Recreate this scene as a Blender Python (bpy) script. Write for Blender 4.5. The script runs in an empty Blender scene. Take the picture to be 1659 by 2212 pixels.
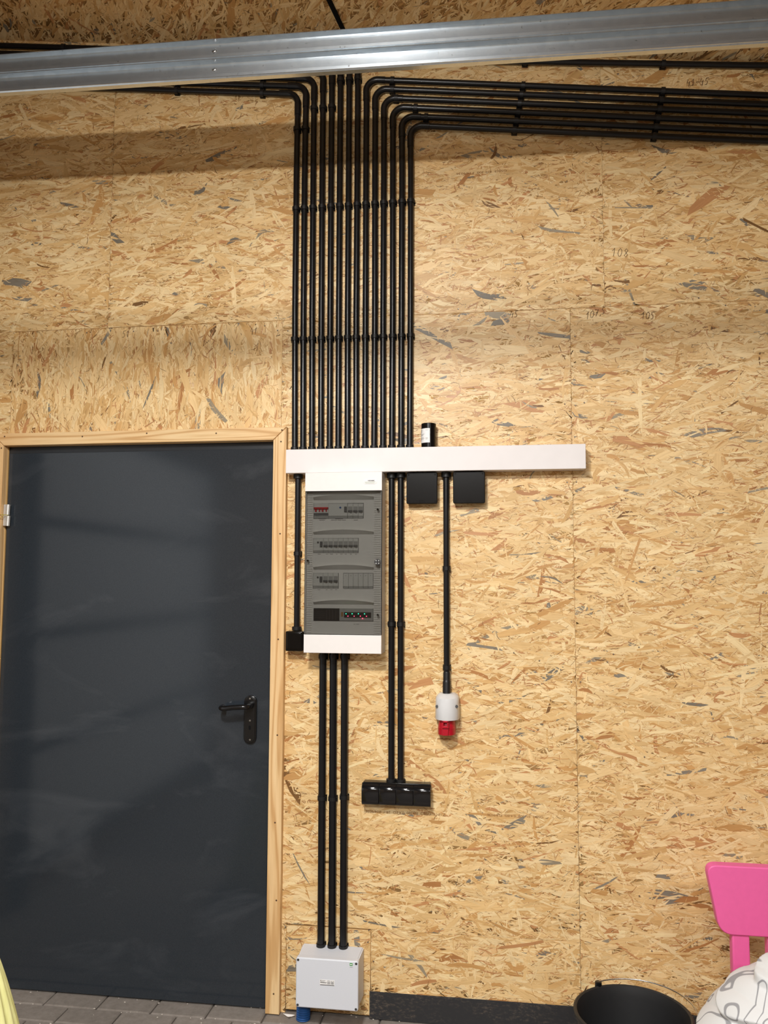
import bpy, bmesh, math, random
import numpy as np
from mathutils import Vector, Matrix
from math import pi, sin, cos, tan, radians

random.seed(7)
RNG = np.random.default_rng(11)
SC = bpy.context.scene
COL = SC.collection

# ------------------------------------------------------------------ camera
# metres; back wall is the plane y = 0, the floor is z = 0, the camera stands
# 2.9 m in front of the wall at eye height 1.508 m
FPX, PITCH, YAW, ROLL = 1759.42, 0.0821547, 0.1402548, 0.0030612
EYE = Vector((0.0, -2.9, 1.508))
_f = Vector((-sin(YAW) * cos(PITCH), cos(YAW) * cos(PITCH), sin(PITCH)))
_r0 = Vector((cos(YAW), sin(YAW), 0))
_u0 = _r0.cross(_f)
CR = cos(ROLL) * _r0 + sin(ROLL) * _u0
CU = -sin(ROLL) * _r0 + cos(ROLL) * _u0
cam_d = bpy.data.cameras.new('camera')
cam = bpy.data.objects.new('camera', cam_d)
COL.objects.link(cam)
cam.matrix_world = Matrix(((CR.x, CU.x, -_f.x, EYE.x), (CR.y, CU.y, -_f.y, EYE.y),
                           (CR.z, CU.z, -_f.z, EYE.z), (0, 0, 0, 1)))
cam_d.sensor_fit = 'VERTICAL'
cam_d.sensor_height = 36
cam_d.lens = FPX / 2212 * 36
cam_d.clip_start = 0.02
SC.camera = cam


def at(px, py, y=0.0):
    """point of the vertical plane Y = y surveyed at a photo position"""
    d = CR * ((px - 829.5) / FPX) - CU * ((py - 1106) / FPX) + _f
    d = d / d.y
    return EYE + d * (2.9 + y)


# ------------------------------------------------------------------ light
SC.view_settings.view_transform = 'Standard'
SC.view_settings.look = 'None'
SC.view_settings.gamma = 1
SC.view_settings.use_curve_mapping = False
SC.view_settings.exposure = 0.12
w = bpy.data.worlds.new('world')
SC.world = w
w.use_nodes = True
w.node_tree.nodes['Background'].inputs[0].default_value = (0.75, 0.85, 1, 1)
w.node_tree.nodes['Background'].inputs[1].default_value = 0.05


def area(name, loc, target, sx, sy, power, color=(1, .985, .96)):
    l = bpy.data.lights.new(name, 'AREA')
    l.shape = 'RECTANGLE'
    l.size, l.size_y = sx, sy
    l.energy = power
    l.color = color
    o = bpy.data.objects.new(name, l)
    COL.objects.link(o)
    o.location = loc
    d = Vector(target) - Vector(loc)
    o.rotation_euler = d.to_track_quat('-Z', 'Y').to_euler()
    return o


LAMPS = [  # x, y, z, size x, size y, watts : ceiling LED battens
    (-0.50, -2.62, 3.36, 0.10, 1.40, 70),
    (-0.62, -2.30, 2.92, 0.20, 0.08, 42),  # small unseen lamp, added to throw the opener rail's shadow on the wall
    (-0.35, -5.2, 3.22, 1.3, 0.14, 150),
    (1.6, -4.2, 3.02, 1.2, 0.14, 50),
]
for i, (lx, ly, lz, sx, sy, pw) in enumerate(LAMPS):
    area('ceiling_lamp_light', (lx, ly, lz - (0.07 if i == 1 else 0.045)), (lx, ly + (0.75 if i == 1 else 0.05), lz - 1.2), sx, sy, pw)


# ------------------------------------------------------------------ materials
class NT:
    def __init__(s, name):
        s.m = bpy.data.materials.new(name)
        s.m.use_nodes = True
        s.t = s.m.node_tree
        s.b = s.t.nodes['Principled BSDF']
        s.out = s.t.nodes['Material Output']

    def n(s, typ, **kw):
        x = s.t.nodes.new(typ)
        for k, v in kw.items():
            if k.startswith('i_'):
                key = k[2:]
                key = int(key) if key.isdigit() else key.replace('_', ' ')
                x.inputs[key].default_value = v
            else:
                setattr(x, k, v)
        return x

    def l(s, a, b):
        s.t.links.new(a, b)

    def ramp(s, fac, stops):
        r = s.n('ShaderNodeValToRGB')
        e = r.color_ramp.elements
        while len(e) < len(stops):
            e.new(0.5)
        for q, (p, c) in zip(e, stops):
            q.position = p
            q.color = (*c, 1)
        s.l(fac, r.inputs[0])
        return r.outputs[0]

    def mix(s, a, b, fac, mode='MIX'):
        x = s.n('ShaderNodeMix', data_type='RGBA', blend_type=mode)
        for sock, v in ((x.inputs[0], fac), (x.inputs[6], a), (x.inputs[7], b)):
            if hasattr(v, 'is_output') or isinstance(v, bpy.types.NodeSocket):
                s.l(v, sock)
            elif isinstance(v, (int, float)):
                sock.default_value = v
            else:
                sock.default_value = (*v, 1)
        return x.outputs[2]

    def bump(s, h, strength, dist=0.001):
        x = s.n('ShaderNodeBump', i_Strength=strength, i_Distance=dist)
        s.l(h, x.inputs['Height'])
        s.l(x.outputs[0], s.b.inputs['Normal'])


def srgb(r, g, b):
    f = lambda c: (c / 255 / 12.92) if c / 255 <= 0.04045 else ((c / 255 + 0.055) / 1.055) ** 2.4
    return (f(r), f(g), f(b))


def plain(name, col, rough=0.5, spec=0.5, metal=0.0, noise=0.06, scale=60, bump=0.0, coat=0.0):
    """a plain surface with slight procedural mottling"""
    m = NT(name)
    tc = m.n('ShaderNodeTexCoord')
    nz = m.n('ShaderNodeTexNoise', i_Scale=scale, i_Detail=4.0)
    m.l(tc.outputs['Object'], nz.inputs['Vector'])
    lo = tuple(c * (1 - noise) for c in col)
    hi = tuple(min(1, c * (1 + noise)) for c in col)
    m.l(m.ramp(nz.outputs[0], [(0.3, lo), (0.7, hi)]), m.b.inputs['Base Color'])
    m.b.inputs['Roughness'].default_value = rough
    m.b.inputs['Metallic'].default_value = metal
    m.b.inputs['Specular IOR Level'].default_value = spec
    m.b.inputs['Coat Weight'].default_value = coat
    if bump:
        m.bump(nz.outputs[0], bump, 0.0005)
    return m.m


def mat_osb():
    m = NT('oriented_strand_board')
    a = m.n('ShaderNodeAttribute', attribute_name='flake_color')
    g = m.n('ShaderNodeAttribute', attribute_name='grain')
    mp = m.n('ShaderNodeMapping')
    mp.inputs['Scale'].default_value = (14, 420, 1)
    m.l(g.outputs['Vector'], mp.inputs['Vector'])
    nz = m.n('ShaderNodeTexNoise', i_Scale=1.0, i_Detail=3.0, i_Roughness=0.6)
    m.l(mp.outputs[0], nz.inputs['Vector'])
    tone = m.ramp(nz.outputs[0], [(0.3, (0.76, 0.68, 0.58)), (0.52, (1, 1, 1)), (0.75, (1.0, 0.97, 0.93))])
    tc = m.n('ShaderNodeTexCoord')
    n2 = m.n('ShaderNodeTexNoise', i_Scale=9.0, i_Detail=3.0)
    m.l(tc.outputs['Object'], n2.inputs['Vector'])
    t2 = m.ramp(n2.outputs[0], [(0.3, (0.93, 0.91, 0.88)), (0.6, (1, 1, 1))])
    c = m.mix(a.outputs['Color'], tone, 0.75, 'MULTIPLY')
    c = m.mix(c, t2, 1.0, 'MULTIPLY')
    m.l(c, m.b.inputs['Base Color'])
    m.b.inputs['Roughness'].default_value = 0.42
    m.b.inputs['Specular IOR Level'].default_value = 0.4
    m.bump(nz.outputs[0], 0.25, 0.0004)
    return m.m


def mat_pine(axis):
    m = NT('planed_pine_' + axis)
    tc = m.n('ShaderNodeTexCoord')
    mp = m.n('ShaderNodeMapping')
    mp.inputs['Scale'].default_value = {'z': (24, 24, 1.3), 'x': (1.3, 24, 24)}[axis]
    m.l(tc.outputs['Object'], mp.inputs['Vector'])
    n0 = m.n('ShaderNodeTexNoise', i_Scale=0.55, i_Detail=1.5)
    m.l(mp.outputs[0], n0.inputs['Vector'])
    mul = m.n('ShaderNodeMath', operation='MULTIPLY')
    mul.inputs[1].default_value = 62
    m.l(n0.outputs[0], mul.inputs[0])
    sn = m.n('ShaderNodeMath', operation='SINE')
    m.l(mul.outputs[0], sn.inputs[0])
    mr = m.n('ShaderNodeMapRange')
    mr.inputs['From Min'].default_value = -1
    m.l(sn.outputs[0], mr.inputs['Value'])
    c = m.ramp(mr.outputs[0], [(0.0, srgb(240, 208, 158)), (0.7, srgb(235, 199, 146)), (1.0, srgb(212, 168, 112))])
    n2 = m.n('ShaderNodeTexNoise', i_Scale=6.0, i_Detail=6.0)
    m.l(mp.outputs[0], n2.inputs['Vector'])
    c = m.mix(c, m.ramp(n2.outputs[0], [(0.3, (0.88, 0.84, 0.78)), (0.6, (1, 1, 1))]), 0.8, 'MULTIPLY')
    # warm stained blotches of the timber itself
    n3 = m.n('ShaderNodeTexNoise', i_Scale=2.2, i_Detail=1.0)
    m.l(tc.outputs['Object'], n3.inputs['Vector'])
    c = m.mix(c, m.ramp(n3.outputs[0], [(0.45, (1, 1, 1)), (0.66, (0.94, 0.82, 0.70))]), 0.7, 'MULTIPLY')
    m.l(c, m.b.inputs['Base Color'])
    m.b.inputs['Roughness'].default_value = 0.55
    m.bump(mr.outputs[0], 0.08, 0.0003)
    return m.m


def mat_galv():
    m = NT('galvanised_steel')
    tc = m.n('ShaderNodeTexCoord')
    v = m.n('ShaderNodeTexVoronoi', i_Scale=55.0)
    m.l(tc.outputs['Object'], v.inputs['Vector'])
    sp = m.n('ShaderNodeTexNoise', i_Scale=150.0, i_Detail=2.0)
    m.l(tc.outputs['Object'], sp.inputs['Vector'])
    c = m.ramp(v.outputs['Color'], [(0.2, srgb(206, 214, 220)), (0.8, srgb(214, 221, 226))])
    c = m.mix(c, m.ramp(sp.outputs[0], [(0.24, (0.35, 0.33, 0.3)), (0.30, (1, 1, 1))]), 1.0, 'MULTIPLY')
    m.l(c, m.b.inputs['Base Color'])
    m.b.inputs['Metallic'].default_value = 0.9
    m.b.inputs['Roughness'].default_value = 0.24
    return m.m


def mat_door():
    m = NT('anthracite_door_paint')
    tc = m.n('ShaderNodeTexCoord')
    n1 = m.n('ShaderNodeTexNoise', i_Scale=2.0, i_Detail=4.0, i_Roughness=0.6, i_Distortion=0.6)
    m.l(tc.outputs['Object'], n1.inputs['Vector'])
    n2 = m.n('ShaderNodeTexNoise', i_Scale=600.0, i_Detail=2.0)
    m.l(tc.outputs['Object'], n2.inputs['Vector'])
    c = m.ramp(n2.outputs[0], [(0.3, srgb(41, 46, 52)), (0.7, srgb(50, 56, 62))])
    # paler slanted smears from stretched noise
    mp = m.n('ShaderNodeMapping')
    mp.inputs['Scale'].default_value = (1.0, 1, 2.2)
    mp.inputs['Rotation'].default_value = (0, 0.5, 0)
    m.l(tc.outputs['Object'], mp.inputs['Vector'])
    n3 = m.n('ShaderNodeTexNoise', i_Scale=1.7, i_Detail=5.0, i_Roughness=0.55, i_Distortion=1.2)
    m.l(mp.outputs[0], n3.inputs['Vector'])
    c = m.mix(c, srgb(88, 92, 97), m.ramp(n3.outputs[0], [(0.55, (0, 0, 0)), (0.75, (0.35,) * 3)]))
    m.l(c, m.b.inputs['Base Color'])
    rg = m.n('ShaderNodeMapRange')
    rg.inputs['To Min'].default_value = 0.09
    rg.inputs['To Max'].default_value = 0.15
    m.l(n1.outputs[0], rg.inputs['Value'])
    m.l(rg.outputs[0], m.b.inputs['Roughness'])
    m.bump(n2.outputs[0], 0.02, 0.0002)
    return m.m


def mat_smoked():
    m = NT('smoked_clear_plastic')
    m.t.nodes.remove(m.b)
    tr = m.n('ShaderNodeBsdfTransparent')
    tr.inputs[0].default_value = (0.68, 0.678, 0.67, 1)
    gl = m.n('ShaderNodeBsdfGlossy')
    gl.inputs['Roughness'].default_value = 0.03
    fr = m.n('ShaderNodeFresnel', i_IOR=1.5)
    mx = m.n('ShaderNodeMixShader')
    m.l(fr.outputs[0], mx.inputs[0])
    m.l(tr.outputs[0], mx.inputs[1])
    m.l(gl.outputs[0], mx.inputs[2])
    m.l(mx.outputs[0], m.out.inputs[0])
    return m.m


def mat_cloth():
    m = NT('white_cloth_with_grey_loops')
    tc = m.n('ShaderNodeTexCoord')
    n1 = m.n('ShaderNodeTexNoise', i_Scale=8.5, i_Detail=0.0, i_Distortion=0.9)
    m.l(tc.outputs['Object'], n1.inputs['Vector'])
    mu = m.n('ShaderNodeMath', operation='MULTIPLY')
    mu.inputs[1].default_value = 5.0
    m.l(n1.outputs[0], mu.inputs[0])
    fr = m.n('ShaderNodeMath', operation='FRACT')
    m.l(mu.outputs[0], fr.inputs[0])
    c = m.ramp(fr.outputs[0], [(0.0, srgb(218, 219, 219)), (0.38, srgb(218, 219, 219)), (0.42, srgb(152, 152, 155)),
                               (0.55, srgb(152, 152, 155)), (0.59, srgb(218, 219, 219)), (1.0, srgb(218, 219, 219))])
    m.l(c, m.b.inputs['Base Color'])
    m.b.inputs['Roughness'].default_value = 0.9
    n2 = m.n('ShaderNodeTexNoise', i_Scale=400.0)
    m.l(tc.outputs['Object'], n2.inputs['Vector'])
    m.bump(n2.outputs[0], 0.15, 0.0005)
    return m.m


def mat_plinth():
    m = NT('dusty_black_board')
    tc = m.n('ShaderNodeTexCoord')
    mp = m.n('ShaderNodeMapping')
    mp.inputs['Scale'].default_value = (1, 1, 2.2)
    m.l(tc.outputs['Object'], mp.inputs['Vector'])
    n1 = m.n('ShaderNodeTexNoise', i_Scale=70.0, i_Detail=6.0, i_Roughness=0.75)
    n2 = m.n('ShaderNodeTexNoise', i_Scale=6.0, i_Detail=3.0)
    m.l(mp.outputs[0], n1.inputs['Vector'])
    m.l(mp.outputs[0], n2.inputs['Vector'])
    d = m.mix((0, 0, 0), m.ramp(n1.outputs[0], [(0.5, (0, 0, 0)), (0.72, (1, 1, 1))]),
              m.ramp(n2.outputs[0], [(0.42, (0.05,) * 3), (0.62, (0.75,) * 3)]))
    c = m.mix(srgb(42, 42, 44), srgb(128, 112, 96), d)
    m.l(c, m.b.inputs['Base Color'])
    m.b.inputs['Roughness'].default_value = 0.75
    return m.m


def mat_paver():
    m = NT('grey_concrete_paver')
    tc = m.n('ShaderNodeTexCoord')
    a = m.n('ShaderNodeAttribute', attribute_name='flake_color')
    n1 = m.n('ShaderNodeTexNoise', i_Scale=35.0, i_Detail=8.0, i_Roughness=0.7)
    m.l(tc.outputs['Object'], n1.inputs['Vector'])
    c = m.ramp(n1.outputs[0], [(0.3, srgb(128, 119, 111)), (0.7, srgb(152, 143, 135))])
    c = m.mix(c, a.outputs['Color'], 1.0, 'MULTIPLY')
    m.l(c, m.b.inputs['Base Color'])
    m.b.inputs['Roughness'].default_value = 0.85
    m.bump(n1.outputs[0], 0.3, 0.001)
    return m.m


def mat_floor_far():
    m = NT('concrete_paving')
    tc = m.n('ShaderNodeTexCoord')
    b = m.n('ShaderNodeTexBrick')
    b.inputs['Scale'].default_value = 1.0
    b.inputs['Brick Width'].default_value = 0.2
    b.inputs['Row Height'].default_value = 0.1
    b.inputs['Mortar Size'].default_value = 0.002
    b.inputs['Color1'].default_value = (*srgb(112, 104, 96), 1)
    b.inputs['Color2'].default_value = (*srgb(104, 96, 88), 1)
    b.inputs['Mortar'].default_value = (*srgb(100, 92, 84), 1)
    m.l(tc.outputs['Object'], b.inputs['Vector'])
    m.l(b.outputs[0], m.b.inputs['Base Color'])
    m.b.inputs['Roughness'].default_value = 0.85
    return m.m


def mat_yellow():
    m = NT('pale_yellow_fabric')
    tc = m.n('ShaderNodeTexCoord')
    mp = m.n('ShaderNodeMapping')
    mp.inputs['Scale'].default_value = (60, 60, 5)
    m.l(tc.outputs['Object'], mp.inputs['Vector'])
    n = m.n('ShaderNodeTexNoise', i_Scale=1.0, i_Detail=3.0)
    m.l(mp.outputs[0], n.inputs['Vector'])
    m.l(m.ramp(n.outputs[0], [(0.3, srgb(206, 204, 132)), (0.7, srgb(222, 220, 158))]), m.b.inputs['Base Color'])
    m.b.inputs['Roughness'].default_value = 0.9
    m.bump(n.outputs[0], 0.3, 0.002)
    return m.m


def emissive(name, col, strength):
    m = NT(name)
    m.b.inputs['Base Color'].default_value = (*col, 1)
    m.b.inputs['Emission Color'].default_value = (*col, 1)
    m.b.inputs['Emission Strength'].default_value = strength
    return m.m


M = dict(
    osb=mat_osb(), pine_z=mat_pine('z'), pine_x=mat_pine('x'), galv=mat_galv(), door=mat_door(), smoked=mat_smoked(),
    cloth=mat_cloth(), plinth=mat_plinth(), paver=mat_paver(), floor_far=mat_floor_far(), yellow=mat_yellow(),
    conduit=plain('black_pvc', srgb(20, 20, 22), 0.28, 0.40, noise=0.1, scale=30),
    clip=plain('black_clip_plastic', srgb(24, 24, 25), 0.42, 0.4),
    gloss=plain('glossy_black_plastic', srgb(20, 20, 22), 0.10, 0.6),
    matteblack=plain('satin_black_plastic', srgb(17, 15, 14), 0.2, 0.22),
    handle=plain('black_nylon', srgb(16, 16, 17), 0.24, 0.6),
    void=plain('dark_gap', srgb(18, 18, 19), 0.9, 0.1),
    frame=plain('anthracite_frame_paint', srgb(34, 37, 41), 0.35),
    trunk=plain('white_pvc_trunking', srgb(232, 226, 224), 0.5, 0.4, noise=0.02, scale=14),
    white=plain('white_enclosure_plastic', srgb(238, 233, 229), 0.35, 0.4, noise=0.01, bump=0.05),
    chassis=plain('light_grey_inner_plastic', srgb(226, 224, 218), 0.5, noise=0.01),
    breaker=plain('breaker_plastic', srgb(208, 208, 202), 0.5, noise=0.02),
    breaker_dark=plain('dark_grey_plastic', srgb(92, 92, 92), 0.5),
    term=plain('mid_grey_plastic', srgb(160, 160, 156), 0.5),
    red=plain('red_toggle', srgb(190, 25, 35), 0.4),
    cee_red=plain('red_socket_plastic', srgb(176, 12, 36), 0.35),
    grey=plain('light_grey_abs', srgb(218, 221, 228), 0.42, noise=0.02, scale=500, bump=0.05),
    socket_grey=plain('pale_grey_socket', srgb(216, 216, 216), 0.28, noise=0.01),
    darkgrey=plain('recess_grey', srgb(86, 84, 84), 0.7),
    steel=plain('bright_steel', srgb(205, 205, 205), 0.25, metal=1.0),
    silver=plain('satin_aluminium', srgb(225, 222, 216), 0.4, metal=0.6),
    pink=plain('pink_plastic', srgb(232, 98, 160), 0.45, noise=0.02),
    bucket=plain('black_bucket_plastic', srgb(30, 30, 31), 0.5),
    paper=plain('white_label_paper', srgb(240, 238, 236), 0.6, noise=0.01),
    ink=plain('dark_print', srgb(40, 38, 38), 0.7),
    greyink=plain('grey_print', srgb(150, 146, 142), 0.7),
    pen=plain('pencil_mark', srgb(86, 58, 36), 0.8),
    stamp=plain('brown_stamp_ink', srgb(150, 108, 62), 0.8),
    green=plain('green_print', srgb(40, 150, 50), 0.5),
    blue=plain('blue_corrugated_plastic', srgb(22, 78, 140), 0.55),
    string=plain('yellow_green_string', srgb(176, 160, 60), 0.8),
    plaster=plain('light_wall_boarding', srgb(120, 100, 74), 0.8, noise=0.15, scale=6),
    garage=plain('light_grey_door_panel', srgb(212, 216, 220), 0.5),
    rubber=plain('black_rubber_seal', srgb(20, 20, 20), 0.8),
    led_green=emissive('green_led', (0.02, 1.0, 0.35), 14),
    led_red=emissive('red_led', (1.0, 0.04, 0.10), 14),
    lamp=emissive('lamp_diffuser', (1, 0.97, 0.92), 3),
)


# ------------------------------------------------------------------ mesh helpers
def link(name, me, mats, parent=None, smooth=None):
    o = bpy.data.objects.new(name, me)
    COL.objects.link(o)
    for m in (mats if isinstance(mats, (list, tuple)) else [mats]):
        me.materials.append(M[m] if isinstance(m, str) else m)
    if smooth is not None:
        for p in me.polygons:
            p.use_smooth = True
        try:
            me.set_sharp_from_angle(angle=radians(smooth))
        except Exception:
            pass
        for p in me.polygons:
            if len(p.vertices) > 4 or (max(abs(c) for c in p.normal) > .99995 and p.area > 2e-4):
                p.use_smooth = False
    if parent is not None:
        o.parent = parent
        o.matrix_parent_inverse = Matrix.Translation(-parent.location) if parent.type == 'EMPTY' else Matrix.Identity(4)
        if parent.type != 'EMPTY' and parent.parent is not None and False:
            pass
    return o


def obj(name, bm, mats, parent=None, smooth=None):
    me = bpy.data.meshes.new(name)
    bm.normal_update()
    bm.to_mesh(me)
    bm.free()
    return link(name, me, mats, parent, smooth)


def tag(o, label=None, cat=None, group=None, kind=None):
    if label: o['label'] = label
    if cat: o['category'] = cat
    if group: o['group'] = group
    if kind: o['kind'] = kind
    return o


def thing(name, loc, label=None, cat=None, group=None, kind=None):
    o = bpy.data.objects.new(name, None)
    o.empty_display_size = 0.05
    COL.objects.link(o)
    o.location = loc
    return tag(o, label, cat, group, kind)


def box(bm, x0, x1, y0, y1, z0, z1, bev=0.0, seg=2, mi=0):
    r = bmesh.ops.create_cube(bm, size=1)
    vs = r['verts']
    for v in vs:
        v.co = Vector((x0 if v.co.x < 0 else x1, y0 if v.co.y < 0 else y1, z0 if v.co.z < 0 else z1))
    fs = set(f for v in vs for f in v.link_faces)
    for f in fs: f.material_index = mi
    if bev:
        es = set(e for v in vs for e in v.link_edges)
        bmesh.ops.bevel(bm, geom=list(es), offset=bev, segments=seg, affect='EDGES', profile=0.5)


def B(*a, **k):
    bm = bmesh.new()
    box(bm, *a, **k)
    return bm


def ring_faces(bm, rings, close=False, mi=0):
    n = len(rings[0])
    for a, b in zip(rings[:-1], rings[1:]):
        for i in range(n):
            f = bm.faces.new((a[i], a[(i + 1) % n], b[(i + 1) % n], b[i]))
            f.material_index = mi


def tube(bm, pts, r, seg=20, cap=True, mi=0):
    """round tube along a polyline; r is a number or a list"""
    pts = [Vector(p) for p in pts]
    rs = r if isinstance(r, (list, tuple)) else [r] * len(pts)
    t0 = (pts[1] - pts[0]).normalized()
    ref = Vector((0, 1, 0)) if abs(t0.y) < 0.9 else Vector((1, 0, 0))
    nrm = t0.cross(ref).normalized()
    rings = []
    for i, p in enumerate(pts):
        a = pts[max(i - 1, 0)]
        b = pts[min(i + 1, len(pts) - 1)]
        t = (b - a).normalized() if (b - a).length > 1e-9 else t0
        if 0 < i < len(pts) - 1:
            u, v = (p - a), (b - p)
            if u.length > 1e-7 and v.length > 1e-7:
                t = (u.normalized() + v.normalized()).normalized()
        nrm = (nrm - t * nrm.dot(t)).normalized()
        bn = t.cross(nrm)
        rings.append([bm.verts.new(p + (nrm * cos(2 * pi * k / seg) + bn * sin(2 * pi * k / seg)) * rs[i]) for k in range(seg)])
    ring_faces(bm, rings, mi=mi)
    if cap:
        for rr in (rings[0], rings[-1]):
            f = bm.faces.new(rr if rr is rings[-1] else rr[::-1])
            f.material_index = mi
    return rings


def T(pts, r, seg=20, cap=True):
    bm = bmesh.new()
    tube(bm, pts, r, seg, cap)
    return bm


def prism(bm, outline, y0, y1, bev=0.0, mi=0):
    """outline in (x, z), extruded from y0 (front, smaller) to y1"""
    vs = [bm.verts.new((x, y0, z)) for x, z in outline]
    f = bm.faces.new(vs)
    f.material_index = mi
    r = bmesh.ops.extrude_face_region(bm, geom=[f])
    nv = [g for g in r['geom'] if isinstance(g, bmesh.types.BMVert)]
    for v in nv: v.co.y = y1
    bmesh.ops.recalc_face_normals(bm, faces=bm.faces[:])
    if bev:
        es = [e for e in bm.edges if all(abs(v.co.y - y0) < 1e-7 for v in e.verts)]
        bmesh.ops.bevel(bm, geom=es, offset=bev, segments=3, affect='EDGES', profile=0.5)


def rounded(x0, x1, z0, z1, r, n=6):
    out = []
    for cx, cz, a in ((x1 - r, z1 - r, 0), (x0 + r, z1 - r, 90), (x0 + r, z0 + r, 180), (x1 - r, z0 + r, 270)):
        for k in range(n + 1):
            t = radians(a + 90 * k / n)
            out.append((cx + r * cos(t), cz + r * sin(t)))
    return out


def round_poly(pts, r, n=6):
    """round the corners of a polygon given as 2-D points"""
    out = []
    m = len(pts)
    for i in range(m):
        p0, p, p1 = Vector(pts[i - 1]), Vector(pts[i]), Vector(pts[(i + 1) % m])
        a, b = (p0 - p).normalized(), (p1 - p).normalized()
        ang = a.angle(b)
        rr = r[i] if isinstance(r, (list, tuple)) else r
        d = min(rr / tan(ang / 2), 0.49 * (p0 - p).length, 0.49 * (p1 - p).length)
        s, e = p + a * d, p + b * d
        for k in range(n + 1):
            t = k / n
            out.append(tuple(s * (1 - t) ** 2 + p * 2 * t * (1 - t) + e * t * t))
    return out


def R4(px0, py0, px1, py1, y):
    """x0, x1, z0, z1 of an upright rectangle surveyed at its corners on plane y"""
    a, b = at(px0, py0, y), at(px1, py1, y)
    return a.x, b.x, b.z, a.z


def stroke(bm, pts, w, y):
    """a flat pen stroke on the wall plane"""
    P = [Vector((p[0], p[1])) for p in pts]
    L, Rr = [], []
    for i, p in enumerate(P):
        t = (P[min(i + 1, len(P) - 1)] - P[max(i - 1, 0)]).normalized()
        n = Vector((-t.y, t.x)) * w / 2
        L.append(bm.verts.new((p.x + n.x, y, p.y + n.y)))
        Rr.append(bm.verts.new((p.x - n.x, y, p.y - n.y)))
    for i in range(len(P) - 1):
        bm.faces.new((L[i], L[i + 1], Rr[i + 1], Rr[i]))


# ------------------------------------------------------------------ strand board made of real flakes
PAL = np.array([srgb(247, 219, 168), srgb(240, 207, 152), srgb(232, 195, 137), srgb(219, 177, 117), srgb(206, 158, 98),
                srgb(200, 146, 96), srgb(184, 130, 78), srgb(158, 146, 124), srgb(128, 92, 52)])
PALW = np.array([.22, .29, .26, .13, .05, .02, .012, .006, .004])


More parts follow.
